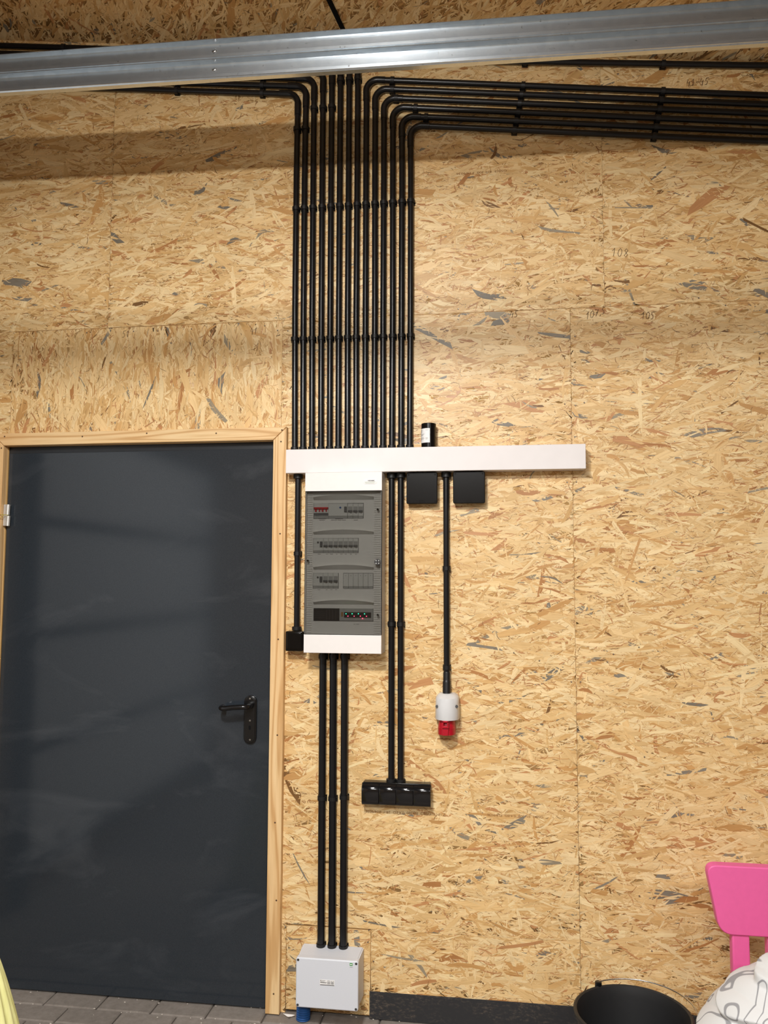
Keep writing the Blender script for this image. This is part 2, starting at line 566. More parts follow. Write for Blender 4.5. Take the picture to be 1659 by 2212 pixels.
def flakes(rects, dens, layers=0.0016, sizes=1.0):
    """flake polygons lying on rectangles (x0,x1,z0,z1,angle); returns arrays"""
    Vs, Cs, Gs = [], [], []
    K = 8
    tpl_u = np.array([-1, -.35, .35, 1, 1, .35, -.35, -1.0])
    tpl_s = np.array([-1, -1, -1, -1, 1, 1, 1, 1.0])
    for (x0, x1, z0, z1, ang) in rects:
        n = int((x1 - x0) * (z1 - z0) * dens)
        if n < 1: continue
        cx = RNG.uniform(x0 - .02, x1 + .02, n)
        cz = RNG.uniform(z0 - .02, z1 + .02, n)
        kind = RNG.random(n)
        L = np.clip(RNG.lognormal(np.log(.070), .5, n), .012, .19) / 2 * sizes
        W = np.clip(RNG.lognormal(np.log(.0105), .6, n), .0012, .036) / 2 * sizes
        thin = kind < .27
        slim = (kind >= .27) & (kind < .66)
        W = np.where(thin, RNG.uniform(.0004, .0010, n), W)
        L = np.where(thin, RNG.uniform(.003, .017, n), L)
        W = np.where(slim, RNG.uniform(.0006, .0026, n), W)
        L = np.where(slim, np.clip(RNG.lognormal(np.log(.030), .55, n), .008, .09) / 2, L)
        W = np.minimum(W, L * .33)
        th = RNG.normal(0, radians(17), n)
        wild = RNG.random(n) < .21
        th = np.where(wild, RNG.uniform(-pi / 2, pi / 2, n), th)
        th = np.where(slim & (RNG.random(n) < .5), RNG.normal(0, radians(38), n), th)
        th = np.where(thin & (RNG.random(n) < .7), RNG.normal(0, radians(42), n), th) + radians(ang)
        col = PAL[RNG.choice(len(PAL), n, p=PALW / PALW.sum())]
        col = col * RNG.uniform(.92, 1.06, (n, 1))
        dk = PAL[[4, 5, 6, 8]][RNG.integers(0, 4, n)] * RNG.uniform(.75, 1.1, (n, 1))
        lt = PAL[0] * RNG.uniform(.95, 1.05, (n, 1))
        dsel = RNG.random(n) < .55
        col = np.where(thin[:, None], np.where(dsel[:, None], dk, lt), col)
        grey = (~thin) & (~slim) & (RNG.random(n) < .011)
        col = np.where(grey[:, None], np.array(srgb(140, 132, 118)) * RNG.uniform(.75, 1.05, (n, 1)), col)
        sl_d = slim & (RNG.random(n) < .16)
        col = np.where(sl_d[:, None], PAL[5] * RNG.uniform(.8, 1.1, (n, 1)), col)
        col = np.clip(col, 0, .95)
        u = tpl_u[None, :] + RNG.uniform(-.12, .12, (n, K))
        taper = RNG.uniform(.15, 1.0, (n, 2))
        s = np.tile(tpl_s, (n, 1)) * RNG.uniform(.8, 1.1, (n, K))
        s[:, [0, 7]] *= taper[:, :1]
        s[:, [3, 4]] *= taper[:, 1:]
        skew = np.clip(RNG.normal(0, .7, (n, 2)) * W[:, None] / L[:, None] * 1.4, -.38, .38)
        u[:, 0] += skew[:, 0]; u[:, 7] -= skew[:, 0]
        u[:, 3] += skew[:, 1]; u[:, 4] -= skew[:, 1]
        bend = RNG.normal(0, .05, n) * np.minimum(1, .03 / L)
        bend = np.where(thin, bend * 3.0, bend)
        bend = np.clip(bend, -.12, .12)
        U = u * L[:, None]
        Vv = s * W[:, None] + bend[:, None] * L[:, None] * (u ** 2) * 3
        c, sn = np.cos(th)[:, None], np.sin(th)[:, None]
        X = cx[:, None] + U * c - Vv * sn
        Z = cz[:, None] + U * sn + Vv * c
        X = np.clip(X, x0, x1)
        Z = np.clip(Z, z0, z1)
        h = RNG.uniform(.00015, layers, n)
        h = np.where(thin, layers * RNG.uniform(.75, 1.05, n), h)
        tu = RNG.normal(0, .004, n)[:, None]
        tv = RNG.normal(0, .05, n)[:, None]
        H = h[:, None] + np.where(thin[:, None], 0, tu * (X - cx[:, None]) + tv * s * W[:, None] * .5)
        H = np.clip(H, .00008, layers * 1.3)
        Vs.append(np.stack([X, -H, Z], -1).reshape(-1, 3))
        Cs.append(np.repeat(np.concatenate([col, np.ones((n, 1))], 1), K, 0))
        rnd = RNG.uniform(0, 50, (n, 1))
        Gs.append(np.stack([U + rnd, Vv + rnd, np.repeat(rnd, K, 1)], -1).reshape(-1, 3))
    return np.concatenate(Vs), np.concatenate(Cs), np.concatenate(Gs), K


def flake_object(name, rects, dens, base_t, parent=None, xf=None, sizes=1.0, holes=()):
    """one board surface: solid slabs plus the flakes pressed into their faces"""
    V, C, G, K = flakes(rects, dens, sizes=sizes)
    nF = len(V) // K
    if holes:
        P = V.reshape(nF, K, 3)
        keep = np.ones(nF, bool)
        for (hx0, hx1, hz0, hz1) in holes:
            m = P.mean(1)
            keep &= ~((m[:, 0] > hx0) & (m[:, 0] < hx1) & (m[:, 2] > hz0) & (m[:, 2] < hz1))
        V = P[keep].reshape(-1, 3)
        C = C.reshape(nF, K, 4)[keep].reshape(-1, 4)
        G = G.reshape(nF, K, 3)[keep].reshape(-1, 3)
        nF = int(keep.sum())
    bv, bf = [], []
    for (x0, x1, z0, z1, a) in rects:
        b = len(bv)
        for y in (0.0, base_t):
            bv += [(x0, y, z0), (x1, y, z0), (x1, y, z1), (x0, y, z1)]
        bf += [(b, b + 1, b + 2, b + 3), (b + 5, b + 4, b + 7, b + 6), (b + 1, b + 5, b + 6, b + 2), (b + 4, b, b + 3, b + 7),
               (b + 3, b + 2, b + 6, b + 7), (b + 4, b + 5, b + 1, b)]
    bv = np.array(bv, float)
    nB = len(bv)
    allv = np.concatenate([bv, V])
    if xf is not None:
        allv = xf(allv)
    me = bpy.data.meshes.new(name)
    me.vertices.add(len(allv))
    me.vertices.foreach_set('co', allv.astype(np.float32).ravel())
    bl = np.array(bf).ravel()
    q3 = np.array([0, 1, 6, 7, 1, 2, 5, 6, 2, 3, 4, 5])
    fl = (np.arange(nF)[:, None] * K + q3[None, :]).ravel() + nB
    loops = np.concatenate([bl, fl])
    me.loops.add(len(loops))
    me.loops.foreach_set('vertex_index', loops.astype(np.int32))
    nq = len(bf)
    starts = np.arange(nq + nF * 3) * 4
    me.polygons.add(nq + nF * 3)
    me.polygons.foreach_set('loop_start', starts.astype(np.int32))
    me.update(calc_edges=True)
    ca = me.attributes.new('flake_color', 'FLOAT_COLOR', 'POINT')
    base = np.tile(np.array([*PAL[3], 1.0]), (nB, 1))
    ca.data.foreach_set('color', np.concatenate([base, C]).astype(np.float32).ravel())
    ga = me.attributes.new('grain', 'FLOAT_VECTOR', 'POINT')
    ga.data.foreach_set('vector', np.concatenate([allv[:nB], G]).astype(np.float32).ravel())
    return link(name, me, 'osb', parent)


# ------------------------------------------------------------------ setting
DX0, DX1, DZ1 = -1.887, -0.817, 2.016        # door opening in the boarding
JZ = 2.472                                   # board joint height
SX = 0.258                                   # lower vertical joint
CEIL0, CSLOPE = 3.448, -0.1225               # ceiling height at x = 0 and its fall to the right


def ceil_z(x): return CEIL0 + CSLOPE * x


G_ = 0.0012
XL, XR, YB = -2.22, 2.6, -7.2
ux1, ux2 = at(235, 650).x, at(1303, 500).x
dz = at(300, 930).z
hx0, hx1 = at(27, 800).x, at(609.3, 800).x
cut = (at(619, 1996).x, at(801, 2006).x, 0.006, at(700, 2001).z)      # small cut-out board
PZ = at(900, 2148).z                                                   # top of the black plinth
wall = thing('wall_back', (0, 0, 0), kind='structure')
core = obj('wall_core', B(XL, DX0, 0.02, 0.12, 0, 3.9), 'void', wall)
bm = bmesh.new()
box(bm, DX1, XR, 0.02, 0.12, 0, 3.9)
box(bm, DX0, DX1, 0.02, 0.12, DZ1, 3.9)
core2 = obj('wall_core', bm, 'void', wall)
DENS = 15000
up = JZ + .0008
boards = [
    [(XL, ux1 - G_ / 3, up, 3.80, 0)],
    [(ux1 + G_ / 3, ux2 - G_ / 4, up, 3.72, 0)],
    [(ux2 + G_ / 4, 1.25, up, 3.45, 0)],
    [(XL, hx0 - G_ / 3, 0.0, JZ - .0007, 0)],
    [(hx0 + G_ / 3, hx1 - G_ / 3, DZ1, JZ - .001, 90)],
    [(hx1 + G_ / 3, SX - .0005, DZ1, JZ - .0007, 0), (DX1, SX - .0005, cut[3] + .0015, DZ1, 0), (DX1, cut[0] - .001, 0.0, cut[3] + .0015, 0),
     (cut[1] + .001, SX - .0005, PZ, cut[3] + .0015, 0)],
    [(SX + .0005, 1.25, PZ, JZ - .0007, 0)],
    [(cut[0] + .001, cut[1] - .001, 0.012, cut[3] - .003, 0)],
]
for i, b in enumerate(boards):
    hol = [(DX0, DX1, -1, DZ1)] if i in (3, 4, 5) else ()
    if i == 3:
        b = [(XL, DX0, 0, DZ1, 0), (XL, hx0 - G_ / 3, DZ1, JZ - .0007, 0)]
        hol = ()
    if i == 4:
        hol = ()
    flake_object('osb_board', b, DENS * (.75 if i in (0, 2) else 1.0), 0.018, wall, holes=hol)
flake_object('osb_board', [(1.25, XR, 0, 3.2, 0)], 1500, 0.018, wall, sizes=1.5)

# side and rear of the garage
wl = obj('wall_left', B(XL - .1, XL, YB, 0.12, 0, 3.95), 'plaster')
tag(wl, kind='structure')
wr = obj('wall_right', B(XR, XR + .1, YB, 0.12, 0, 3.95), 'plaster')
tag(wr, kind='structure')
wb = obj('wall_rear', B(XL, XR, YB - .1, YB, 0, 3.95), 'plaster')
tag(wb, kind='structure')

# sectional garage door in the left wall (mirrored in the dark steel door)
gd = thing('sectional_garage_door', (XL + .03, -1.9, 0), 'pale grey four panel sectional garage door in the left wall, mirrored in the dark steel door', 'garage door')
for k in range(4):
    z0 = 0.16 + .54 * k
    obj('door_panel', B(XL + .002, XL + .042, -3.05, -0.72, z0 + .027, z0 + .513, bev=.004), 'garage', gd)
    obj('joint_seal', B(XL + .002, XL + .03, -3.05, -0.72, z0 - .026, z0 + .026), 'rubber', gd)
obj('joint_seal', B(XL + .002, XL + .03, -3.05, -0.72, 2.294, 2.36), 'rubber', gd)
obj('side_seal', B(XL + .002, XL + .05, -0.72, -0.66, 0, 2.36), 'rubber', gd)
obj('side_seal', B(XL + .002, XL + .05, -3.11, -3.05, 0, 2.36), 'rubber', gd)

# ceiling boards
def cxf(v):
    o = np.empty_like(v)          # board (x, depth, z) -> ceiling (x, y, z)
    o[:, 0] = v[:, 0]
    o[:, 1] = -v[:, 2]
    o[:, 2] = CEIL0 + CSLOPE * v[:, 0] + v[:, 1]
    return o


ceiling = thing('ceiling', (0, 0, 3.45), kind='structure')
flake_object('osb_board', [(XL, 1.3, 0.0, 0.95, 62)], 7000, 0.018, ceiling, xf=cxf)
bm = bmesh.new()
for (x0, x1, y0, y1) in ((XL, XR, YB, -0.95), (1.3, XR, -0.95, 0.02)):
    vs = [bm.verts.new((x, y, ceil_z(x) + dz_)) for dz_ in (0, .02) for x, y in ((x0, y0), (x1, y0), (x1, y1), (x0, y1))]
    for f in ((3, 2, 1, 0), (4, 5, 6, 7), (0, 1, 5, 4), (1, 2, 6, 5), (2, 3, 7, 6), (3, 0, 4, 7)):
        bm.faces.new([vs[i] for i in f])
obj('ceiling_sheet', bm, 'plaster', ceiling)


def on_ceiling(px, py, off=0.0):
    d = CR * ((px - 829.5) / FPX) - CU * ((py - 1106) / FPX) + _f
    t = (CEIL0 - off + CSLOPE * EYE.x - EYE.z) / (d.z - CSLOPE * d.x)
    return EYE + d * t


# floor: individual bevelled pavers near the wall, paving further out
bm = bmesh.new()
box(bm, XL, XR, YB, 0.12, -.06, -.009)
floor = obj('floor', bm, 'floor_far')
tag(floor, kind='structure')
bm = bmesh.new()
cl = bm.verts.layers.float_color.new('flake_color')
X0 = at(116, 2147, 0).x
for r in range(14):
    y1 = -0.004 - r * .1 + .03
    for k in range(-8, 22):
        x0 = X0 + k * .2 + (.1 if r % 2 else 0)
        if x0 > XR - .1 or x0 < XL - .1: continue
        xa, xb = max(x0 + .0025, XL), x0 + .1975
        ya, yb = y1 - .0978, y1 - .0022
        tint = random.uniform(.90, 1.05)
        dz_ = random.uniform(-.0012, 0)
        c = .004
        lo = [bm.verts.new((x, y, -.03)) for x, y in ((xa, ya), (xb, ya), (xb, yb), (xa, yb))]
        md = [bm.verts.new((x, y, dz_ - .004)) for x, y in ((xa, ya), (xb, ya), (xb, yb), (xa, yb))]
        tp = [bm.verts.new((x, y, dz_)) for x, y in ((xa + c, ya + c), (xb - c, ya + c), (xb - c, yb - c), (xa + c, yb - c))]
        for v in lo + md + tp: v[cl] = (tint, tint, tint * .99, 1)
        bm.faces.new(tp)
        for a, b_ in ((lo, md), (md, tp)):
            for i in range(4):
                bm.faces.new((a[i], a[(i + 1) % 4], b_[(i + 1) % 4], b_[i]))
obj('paving_blocks', bm, 'paver', floor)

# sawdust, chips of mortar lying along the joints
bm = bmesh.new()
for i in range(150):
    x = random.uniform(-2.0, 1.0)
    y = -random.choice((.0, .1, .2, .02)) + .026 - abs(random.gauss(0, .012)) - (0.02 if random.random() < .3 else 0)
    s = random.uniform(.001, .005)
    a = random.uniform(0, pi)
    pts = [(x + s * random.uniform(.5, 1.6) * cos(a + t), y + s * .6 * sin(a + t), .0015) for t in (0, 1.7, 3.1, 4.6)]
    vs = [bm.verts.new(p) for p in pts]
    top = bm.verts.new((x, y, .004))
    for j in range(4): bm.faces.new((vs[j], vs[(j + 1) % 4], top))
tag(obj('sawdust_crumbs', bm, plain('pale_crumbs', srgb(205, 196, 184), .9)), 'pale crumbs of sawdust and mortar scattered on the grey pavers', 'debris', kind='stuff')
bm = bmesh.new()
p = at(622, 2194, -.03)
for (dx, dy, s) in ((0, 0, .022),):
    vs = [bm.verts.new((p.x + a * s, p.y + b * s, .002 + c * s)) for a, b, c in ((-.9, .3, .25), (.9, .5, .1), (1.1, .1, .2), (.6, .0, .05), (.3, -.7, .3), (-.1, -.1, .05))]
    bm.faces.new(vs)
tag(obj('paper_scrap', bm, 'paper'), 'torn white paper scrap on the pavers at the foot of the door trim', 'scrap')

# black plinth board right of the cut-out panel
bb = obj('baseboard_back', B(at(798.5, 2150).x, XR, -0.004, 0.018, 0.002, PZ, bev=.001), 'plinth')
tag(bb, kind='structure')

# ------------------------------------------------------------------ door
door = thing('door_1', (-1.35, 0, 0), kind='structure')
bm = bmesh.new()      # steel frame: rabbet visible round the leaf
box(bm, DX0, DX0 + .045, 0.030, 0.10, 0, DZ1)
box(bm, DX1 - .045, DX1, 0.030, 0.10, 0, DZ1)
box(bm, DX0, DX1, 0.012, 0.10, DZ1 - .05, DZ1)
obj('door_frame', bm, 'frame', door)
obj('threshold', B(DX0, DX1, 0.03, 0.11, -.002, .006), 'frame', door)
lx0, lx1 = DX0 + .006, at(583, 1440, .004).x
lz1 = at(590, 969, .004).z
leaf = obj('door_leaf', B(lx0, lx1, 0.004, 0.044, 0.006, lz1, bev=.0012), 'door', door)
obj('back_sheet', B(DX0, DX1, 0.10, 0.112, -.01, DZ1), 'void', door)
# light strike plate in the rabbet
x0, x1, z0, z1 = R4(585.5, 1330, 590.5, 1443, 0.002)
obj('strike_plate', B(x0, x1, -.001, .030, z0, z1), 'silver', door)
x0, x1, z0, z1 = R4(576.5, 2047, 578.5, 2070, 0.002)
obj('strike_plate', B(x0, x1, -.001, .030, z0, z1), 'silver', door)
# handle on its long plate
hd = thing('door_handle', at(540, 1525, 0.0))
hd.parent = door
hd.matrix_parent_inverse = Matrix.Translation(-door.location)


def sub(name, bm, mat, smooth=30):
    """sub-part of the door handle"""
    o = obj(name, bm, mat, None, smooth)
    o.parent = hd
    o.matrix_parent_inverse = Matrix.Translation(-hd.location)
    return o


x0, x1, z0, z1 = R4(527.5, 1502, 553, 1607, -.004)
bm = bmesh.new()
prism(bm, rounded(x0, x1, z0, z1, (x1 - x0) / 2 - .0005, 10), -.006, .004, bev=.0025)
sub('back_plate', bm, 'handle')
bm = bmesh.new()
prism(bm, rounded(x0 + .004, x1 - .004, z0 + .004, z1 - .004, (x1 - x0) / 2 - .005, 10), -.009, -.005, bev=.0015)
sub('plate_cover', bm, 'handle')
c = at(539, 1524, -.02)
sub('handle_neck', T([(c.x, -.008, c.z), (c.x, -.030, c.z)], [.0135, .0125]), 'handle')
e = at(474, 1530, -.055)
pts = [(c.x, -.024, c.z), (c.x, -.040, c.z - .001)]
for k in range(1, 7):
    t = radians(15 * k)
    pts.append((c.x - .016 * (1 - cos(t)), -.040 - .015 * sin(t), c.z - .001))
zz = e.z
pts += [(c.x - .05, -.056, c.z - .003), (e.x + .02, -.056, zz)]
for k in range(1, 7):
    t = radians(15 * k)
    pts.append((e.x + .018 - .016 * sin(t), -.056 + .015 * (1 - cos(t)), zz))
pts.append((e.x + .002, -.022, zz))
sub('lever', T(pts, .0093, 18), 'handle', 50)
bm = bmesh.new()
k = at(539.5, 1571, -.009)
prism(bm, rounded(k.x - .0035, k.x + .0035, k.z - .009, k.z + .006, .0034), -.0096, -.008)
sub('keyhole', bm, 'void')
for py in (1509, 1556.5, 1598):
    s = at(540, py, -.009)
    sub('screw', T([(s.x, -.0102, s.z), (s.x, -.008, s.z)], .0032, 12), 'steel')
# hinge
for a, b_ in ((1090, 1112), (1114.5, 1136)):
    p0, p1 = at(18, a, -.012), at(16.5, b_, -.012)
    obj('hinge', T([(p0.x, -.012, p0.z), (p1.x, -.012, p1.z)], .0075, 16), 'silver', door, 30)
p0, p1 = at(12, 1090, -.01), at(18, 1136, -.01)
obj('hinge', B(p0.x - .004, p0.x + .010, -.016, .006, p1.z, p0.z, bev=.001), 'silver', door)

# pine trim round the door: three mitred boards, each its own piece
TT = .028
ox0, ox1 = DX0 - .05, DX1 + .050
oz1 = at(300, 930).z - .004
tw = ox1 - DX1


def trim(name, outline, mat):
    bm = bmesh.new()
    prism(bm, outline, -TT, -.0005, bev=.0025)
    o = obj(name, bm, mat)
    return tag(o, kind='structure')


t1 = trim('trim_1', [(ox0, 0), (DX0, 0), (DX0, DZ1 - .001), (ox0, oz1 - .001)], 'pine_z')
t2 = trim('trim_2', [(DX0 + .001, DZ1), (DX1 - .001, DZ1), (ox1 - .001, oz1), (ox0 + .001, oz1)], 'pine_x')
t3 = trim('trim_3', [(DX1, .004), (ox1, .004), (ox1, oz1 - .001), (DX1, DZ1 - .001)], 'pine_z')
for o, L in ((t3, ((607, 954), (605, 1153), (601, 1381), (599, 1588), (594, 1777), (597, 1945), (591, 2147))),
             (t2, ((178, 943), (317, 936), (467, 936), (609, 929), (10, 943))), (t1, ((3, 968),))):
    for px, py in L:
        s = at(px, py, -TT)
        q_ = obj('screw_hole', T([(s.x, -TT - .0006, s.z), (s.x, -TT + .001, s.z)], .003, 10), 'pen', o)

st = bmesh.new()
a = at(15, 1113, -.02)
tube(st, [(a.x + .006, -.020, a.z), (a.x - .004, -.030, a.z + .001), (a.x - .022, -.034, a.z + .002)], .0011, 6)
tube(st, [(a.x - .004, -.030, a.z + .001), (a.x - .012, -.034, a.z - .007), (a.x - .021, -.034, a.z - .014)], .0010, 6)
tag(obj('string', st, 'string'), 'short yellow-green string knotted round the upper door hinge', 'string')

# ------------------------------------------------------------------ conduits
PR, PY = .0107, -.0175


def clip_at(parent, p, d, r=PR, yc=PY):
    """saddle clip: ring round the pipe, block on the wall; d = pipe direction"""
    d = Vector(d).normalized()
    p = Vector(p)
    s = Vector((0, 1, 0)).cross(d).normalized()
    bm = bmesh.new()
    hw = .0068
    R1 = r + .0031
    ring = [(R1 * cos(t), R1 * sin(t)) for t in [radians(-35 + 250 * k / 18) for k in range(19)]]
    ring = [(R1 + .0005, r * .75)] + ring[2:-2] + [(-R1 - .0005, r * .75)]
    ring = [(a, b) if False else (a, b) for a, b in ring]
    # profile in (s, -y): outer arc over the front, open at the wall side
    n = 20
    outer = [(R1 * cos(t), R1 * sin(t)) for t in [radians(-30 + 240 * k / n) for k in range(n + 1)]]
    inner = [(r * cos(t), r * sin(t)) for t in [radians(-30 + 240 * k / n) for k in range(n + 1)]][::-1]
    prof = outer + inner

    def V(a, b, c): return bm.verts.new(p + s * a - Vector((0, 1, 0)) * b + d * c)
    lo = [V(a, b, -hw) for a, b in prof]
    hi = [V(a, b, hw) for a, b in prof]
    m = len(prof)
    for i in range(m):
        bm.faces.new((lo[i], lo[(i + 1) % m], hi[(i + 1) % m], hi[i]))
    for arr in (lo, hi):
        for i in range(n):
            bm.faces.new((arr[i], arr[i + 1], arr[m - 2 - i], arr[m - 1 - i]))
    # base block, a little longer than the ring along the pipe
    bw, y0 = R1, abs(yc) - r * .55
    for a0, a1, b0, b1, c0, c1 in ((-bw, bw, y0 - .004, abs(yc) - .0022, -.0110, .0095), (-bw, -r * .9, y0 - .005, y0 + .006, -.0095, .0085), (r * .9, bw, y0 - .005, y0 + .006, -.0095, .0085)):
        vs = [V(a, b - abs(yc) if False else b - abs(yc), c_) for c_ in (c0, c1) for a, b in ((a0, abs(yc) - b1 if False else 0.0022 + 0.0), (a1, 0.0022), (a1, y0 + (b1 - b1)), (a0, y0))]
        for f in ((0, 1, 2, 3), (4, 7, 6, 5), (0, 4, 5, 1), (1, 5, 6, 2), (2, 6, 7, 3), (3, 7, 4, 0)):
            bm.faces.new([vs[i] for i in f])
    bmesh.ops.recalc_face_normals(bm, faces=bm.faces[:])
    return obj('pipe_clip', bm, 'clip', parent, 35)


def collar(parent, p, r, h, name='collar', dr=.0037):
    """short sleeve round a vertical pipe"""
    return obj(name, T([(p[0], p[1], p[2] - h / 2), (p[0], p[1], p[2] - h / 2 + .001), (p[0], p[1], p[2] + h / 2 - .001), (p[0], p[1], p[2] + h / 2)],
                       [r + dr - .001, r + dr, r + dr, r + dr - .001], 20), 'clip', parent, 35)


# vertical centre lines surveyed at three heights (photo px)
VX = [(640.1, 637, 636.7), (657.9, 655.4, 654.5), (676.6, 674.3, 673.8), (696.1, 694.1, 693.1), (715.2, 713.2, 711.9),
      (733.9, 731.8, 730.7), (753, 751, 750.5), (771.7, 769.4, 769.3), (790.6, 789.4, 788.6), (809.9, 809.7, 807.9),
      (829, 827.6, 827.2), (848.5, 848.3, 846.4), (868.5, 867.2, 866.2), (887.4, 886.8, 885.0)]


def hline(a, b, y=PY):
    A, C = at(*a, y), at(*b, y)
    m = (C.z - A.z) / (C.x - A.x)
    return lambda x: A.z + m * (x - A.x)


lines = []
for i in range(6):
    lines.append(hline((300, 192.7 - 17 * i), (613, 202.5 - 17 * i)))
lines.append(None)
lines.append(hline((1220, 134.4), (1659, 141.8)))
for i in range(6):
    lines.append(hline((880, 175 + 19.1 * i), (1659, 206 + 19.8 * i)))
names = ['first', 'second', 'third', 'fourth', 'fifth', 'sixth', 'seventh', 'eighth', 'ninth', 'tenth', 'eleventh', 'twelfth', 'thirteenth', 'fourteenth']
ZB = at(750, 966, PY).z - .004
row1 = [at(632, 451.5, PY), at(897, 434, PY)]
row2 = [at(632, 733, PY), at(897, 724.5, PY)]
lclips = [((381, 208), (381, 178)), ((566, 213), (566, 172)), ((133, 195), (133, 165))]
rclipA = (at(1130, 180, PY), at(1112, 294, PY))
rclipB = (at(1432, 192, PY), at(1414, 310, PY))
RB = .042
for i in range(14):
    a, b, c = VX[i]
    P1, P2, P3 = at(a, 381, PY), at(b, 673, PY), at(c, 966, PY)
    ytop = [202, 188, 171, 155, 145, 140, 135, 140, 175, 194, 213, 232, 251, 271][i]
    if i < 6: side = -1
    elif i == 6: side = 0
    else: side = 1
    xt = P1.x + (.002 if i in (0, 1) else (-.001 if i > 11 else 0))
    if i == 6:
        lab = 'seventh black conduit from the left, running straight up to the ceiling'
    elif side < 0:
        lab = '%s black conduit from the left above the white trunking, bending left near the ceiling' % names[i]
    else:
        lab = '%s black conduit from the left above the white trunking, bending right near the ceiling' % names[i]
    if i == 0: lab = 'leftmost tall black conduit above the white trunking, bending left as the lowest left-hand run'
    if i == 13: lab = 'rightmost tall black conduit above the white trunking, bending right as the lowest right-hand run'
    if i == 7: lab = 'eighth black conduit from the left, turning right directly below the ceiling'
    t = thing('conduit_pipe', (P3.x, PY, ZB), lab, 'conduit', 'tall black conduits above the trunking')
    if side == 0:
        pts = [(P3.x, PY, ZB - .004), (P2.x, PY, P2.z), (P1.x, PY, P1.z), (xt, PY, ceil_z(xt) + .01)]
        obj('pipe', T(pts, PR), 'conduit', t, 40)
    else:
        ln = lines[i]
        xe = XL + .004 if side < 0 else 1.6
        zc = ln(xt)
        if zc > ceil_z(xt) - .012 and i != 7: zc = ceil_z(xt) - .014
        h = Vector((side, 0, (ln(xe) - ln(xt)) / (xe - xt) * side)).normalized()
        k = Vector((xt, PY, zc))
        s = k - Vector((0, 0, 1)) * RB
        e = k + h * RB
        arc = []
        for q in range(11):
            u = q / 10
            # circular-looking fillet
            uu = u
            arc.append(s * (1 - uu) ** 2 + k * 1.0 * 2 * uu * (1 - uu) + e * uu * uu)
        ctr = s + h * RB
        # true arc between the two legs
        A0 = s - ctr
        ang = (A0).angle(e - ctr)
        arc = []
        for q in range(13):
            u = q / 12
            arc.append(ctr + (A0 * sin((1 - u) * ang) + (e - ctr) * sin(u * ang)) / sin(ang))
        pts = [(P3.x, PY, ZB - .004), (P2.x, PY, P2.z), (P1.x, PY, min(P1.z, s.z - .05))] + arc + [(xe, PY, zc + h.z / abs(h.x) * abs(xe - xt))]
        obj('pipe', T(pts, PR), 'conduit', t, 40)
        ext = [s - Vector((0, 0, .042)), s - Vector((0, 0, .0415))] + arc + [e + h * .0295, e + h * .03]
        rr = [PR + .0004] + [PR + .0016] * (len(ext) - 2) + [PR + .0004]
        obj('elbow', T(ext, rr), 'conduit', t, 40)
    f = i / 13
    for row in (row1, row2):
        z = row[0].z * (1 - f) + row[1].z * f
        xx = (P1 if row is row1 else P2).x
        clip_at(t, (xx, PY, z), (0, 0, 1))
    if i < 2: clip_at(t, (P1.x, PY, at(640, 279, PY).z), (0, 0, 1))
    elif i < 5: clip_at(t, (P1.x, PY, at(690, 233, PY).z), (0, 0, 1))
    elif i < 8: clip_at(t, (P1.x, PY, at(755, 172, PY).z), (0, 0, 1))
    if side < 0:
        for (lo, hi) in lclips:
            x = at(*lo, PY).x + .0006 * i
            clip_at(t, (x, PY, ln(x)), h)
    if side > 0 and i > 7:
        g = (i - 8) / 5
        for (u0, u1) in (rclipA, rclipB):
            x = u0.x * (1 - g) + u1.x * g
            clip_at(t, (x, PY, ln(x)), h)
        bx = {8: 847.6, 9: 848, 10: 856, 11: 898, 12: 920.6}.get(i)
        if bx:
            x = at(bx, 200, PY).x
            clip_at(t, (x, PY, ln(x)), h)
    if i == 7:
        for px in (1135, 1433):
            x = at(px, 140, PY).x
            clip_at(t, (x, PY, ln(x)), h)
    collar(t, (P3.x, PY, ZB + .003), PR, .010)


def drop(label, p_top, p_bot, r, clips, group, ext_top=.004, ext_bot=.004, cols=(True, True), rc=None):
    A, C = at(*p_top, PY), at(*p_bot, PY)
    t = thing('conduit_pipe', (C.x, PY, C.z), label, 'conduit', group)
    obj('pipe', T([(C.x, PY, C.z - ext_bot), (A.x, PY, A.z + ext_top)], r), 'conduit', t, 40)
    for py in clips:
        z = at(p_top[0], py, PY).z
        u = (z - C.z) / (A.z - C.z)
        clip_at(t, (C.x + (A.x - C.x) * u, PY, z), (0, 0, 1), r=r)
    if cols[0]: collar(t, (A.x, PY, A.z - .006), r, .020, dr=.0065)
    if cols[1]: collar(t, (C.x, PY, C.z + .006), r, .014, dr=.0065)
    return t


# white trunking
TD = .060
tx0, tx1 = at(617.5, 990, -TD).x, at(1265.5, 985, -TD).x
tz1, tz0 = at(900, 965.7, -TD).z, at(900, 1017.8, -TD).z
tr = thing('cable_trunking', (tx0, 0, tz0), 'long white cable trunking running across the wall below the tall conduits', 'trunking')
obj('base_channel', B(tx0 + .002, tx1 - .002, -TD + .006, -.002, tz0 + .001, tz1 - .001), 'trunk', tr)
obj('cover', B(tx0, tx1, -TD, -TD + .0065, tz0, tz1, bev=.0015), 'trunk', tr)

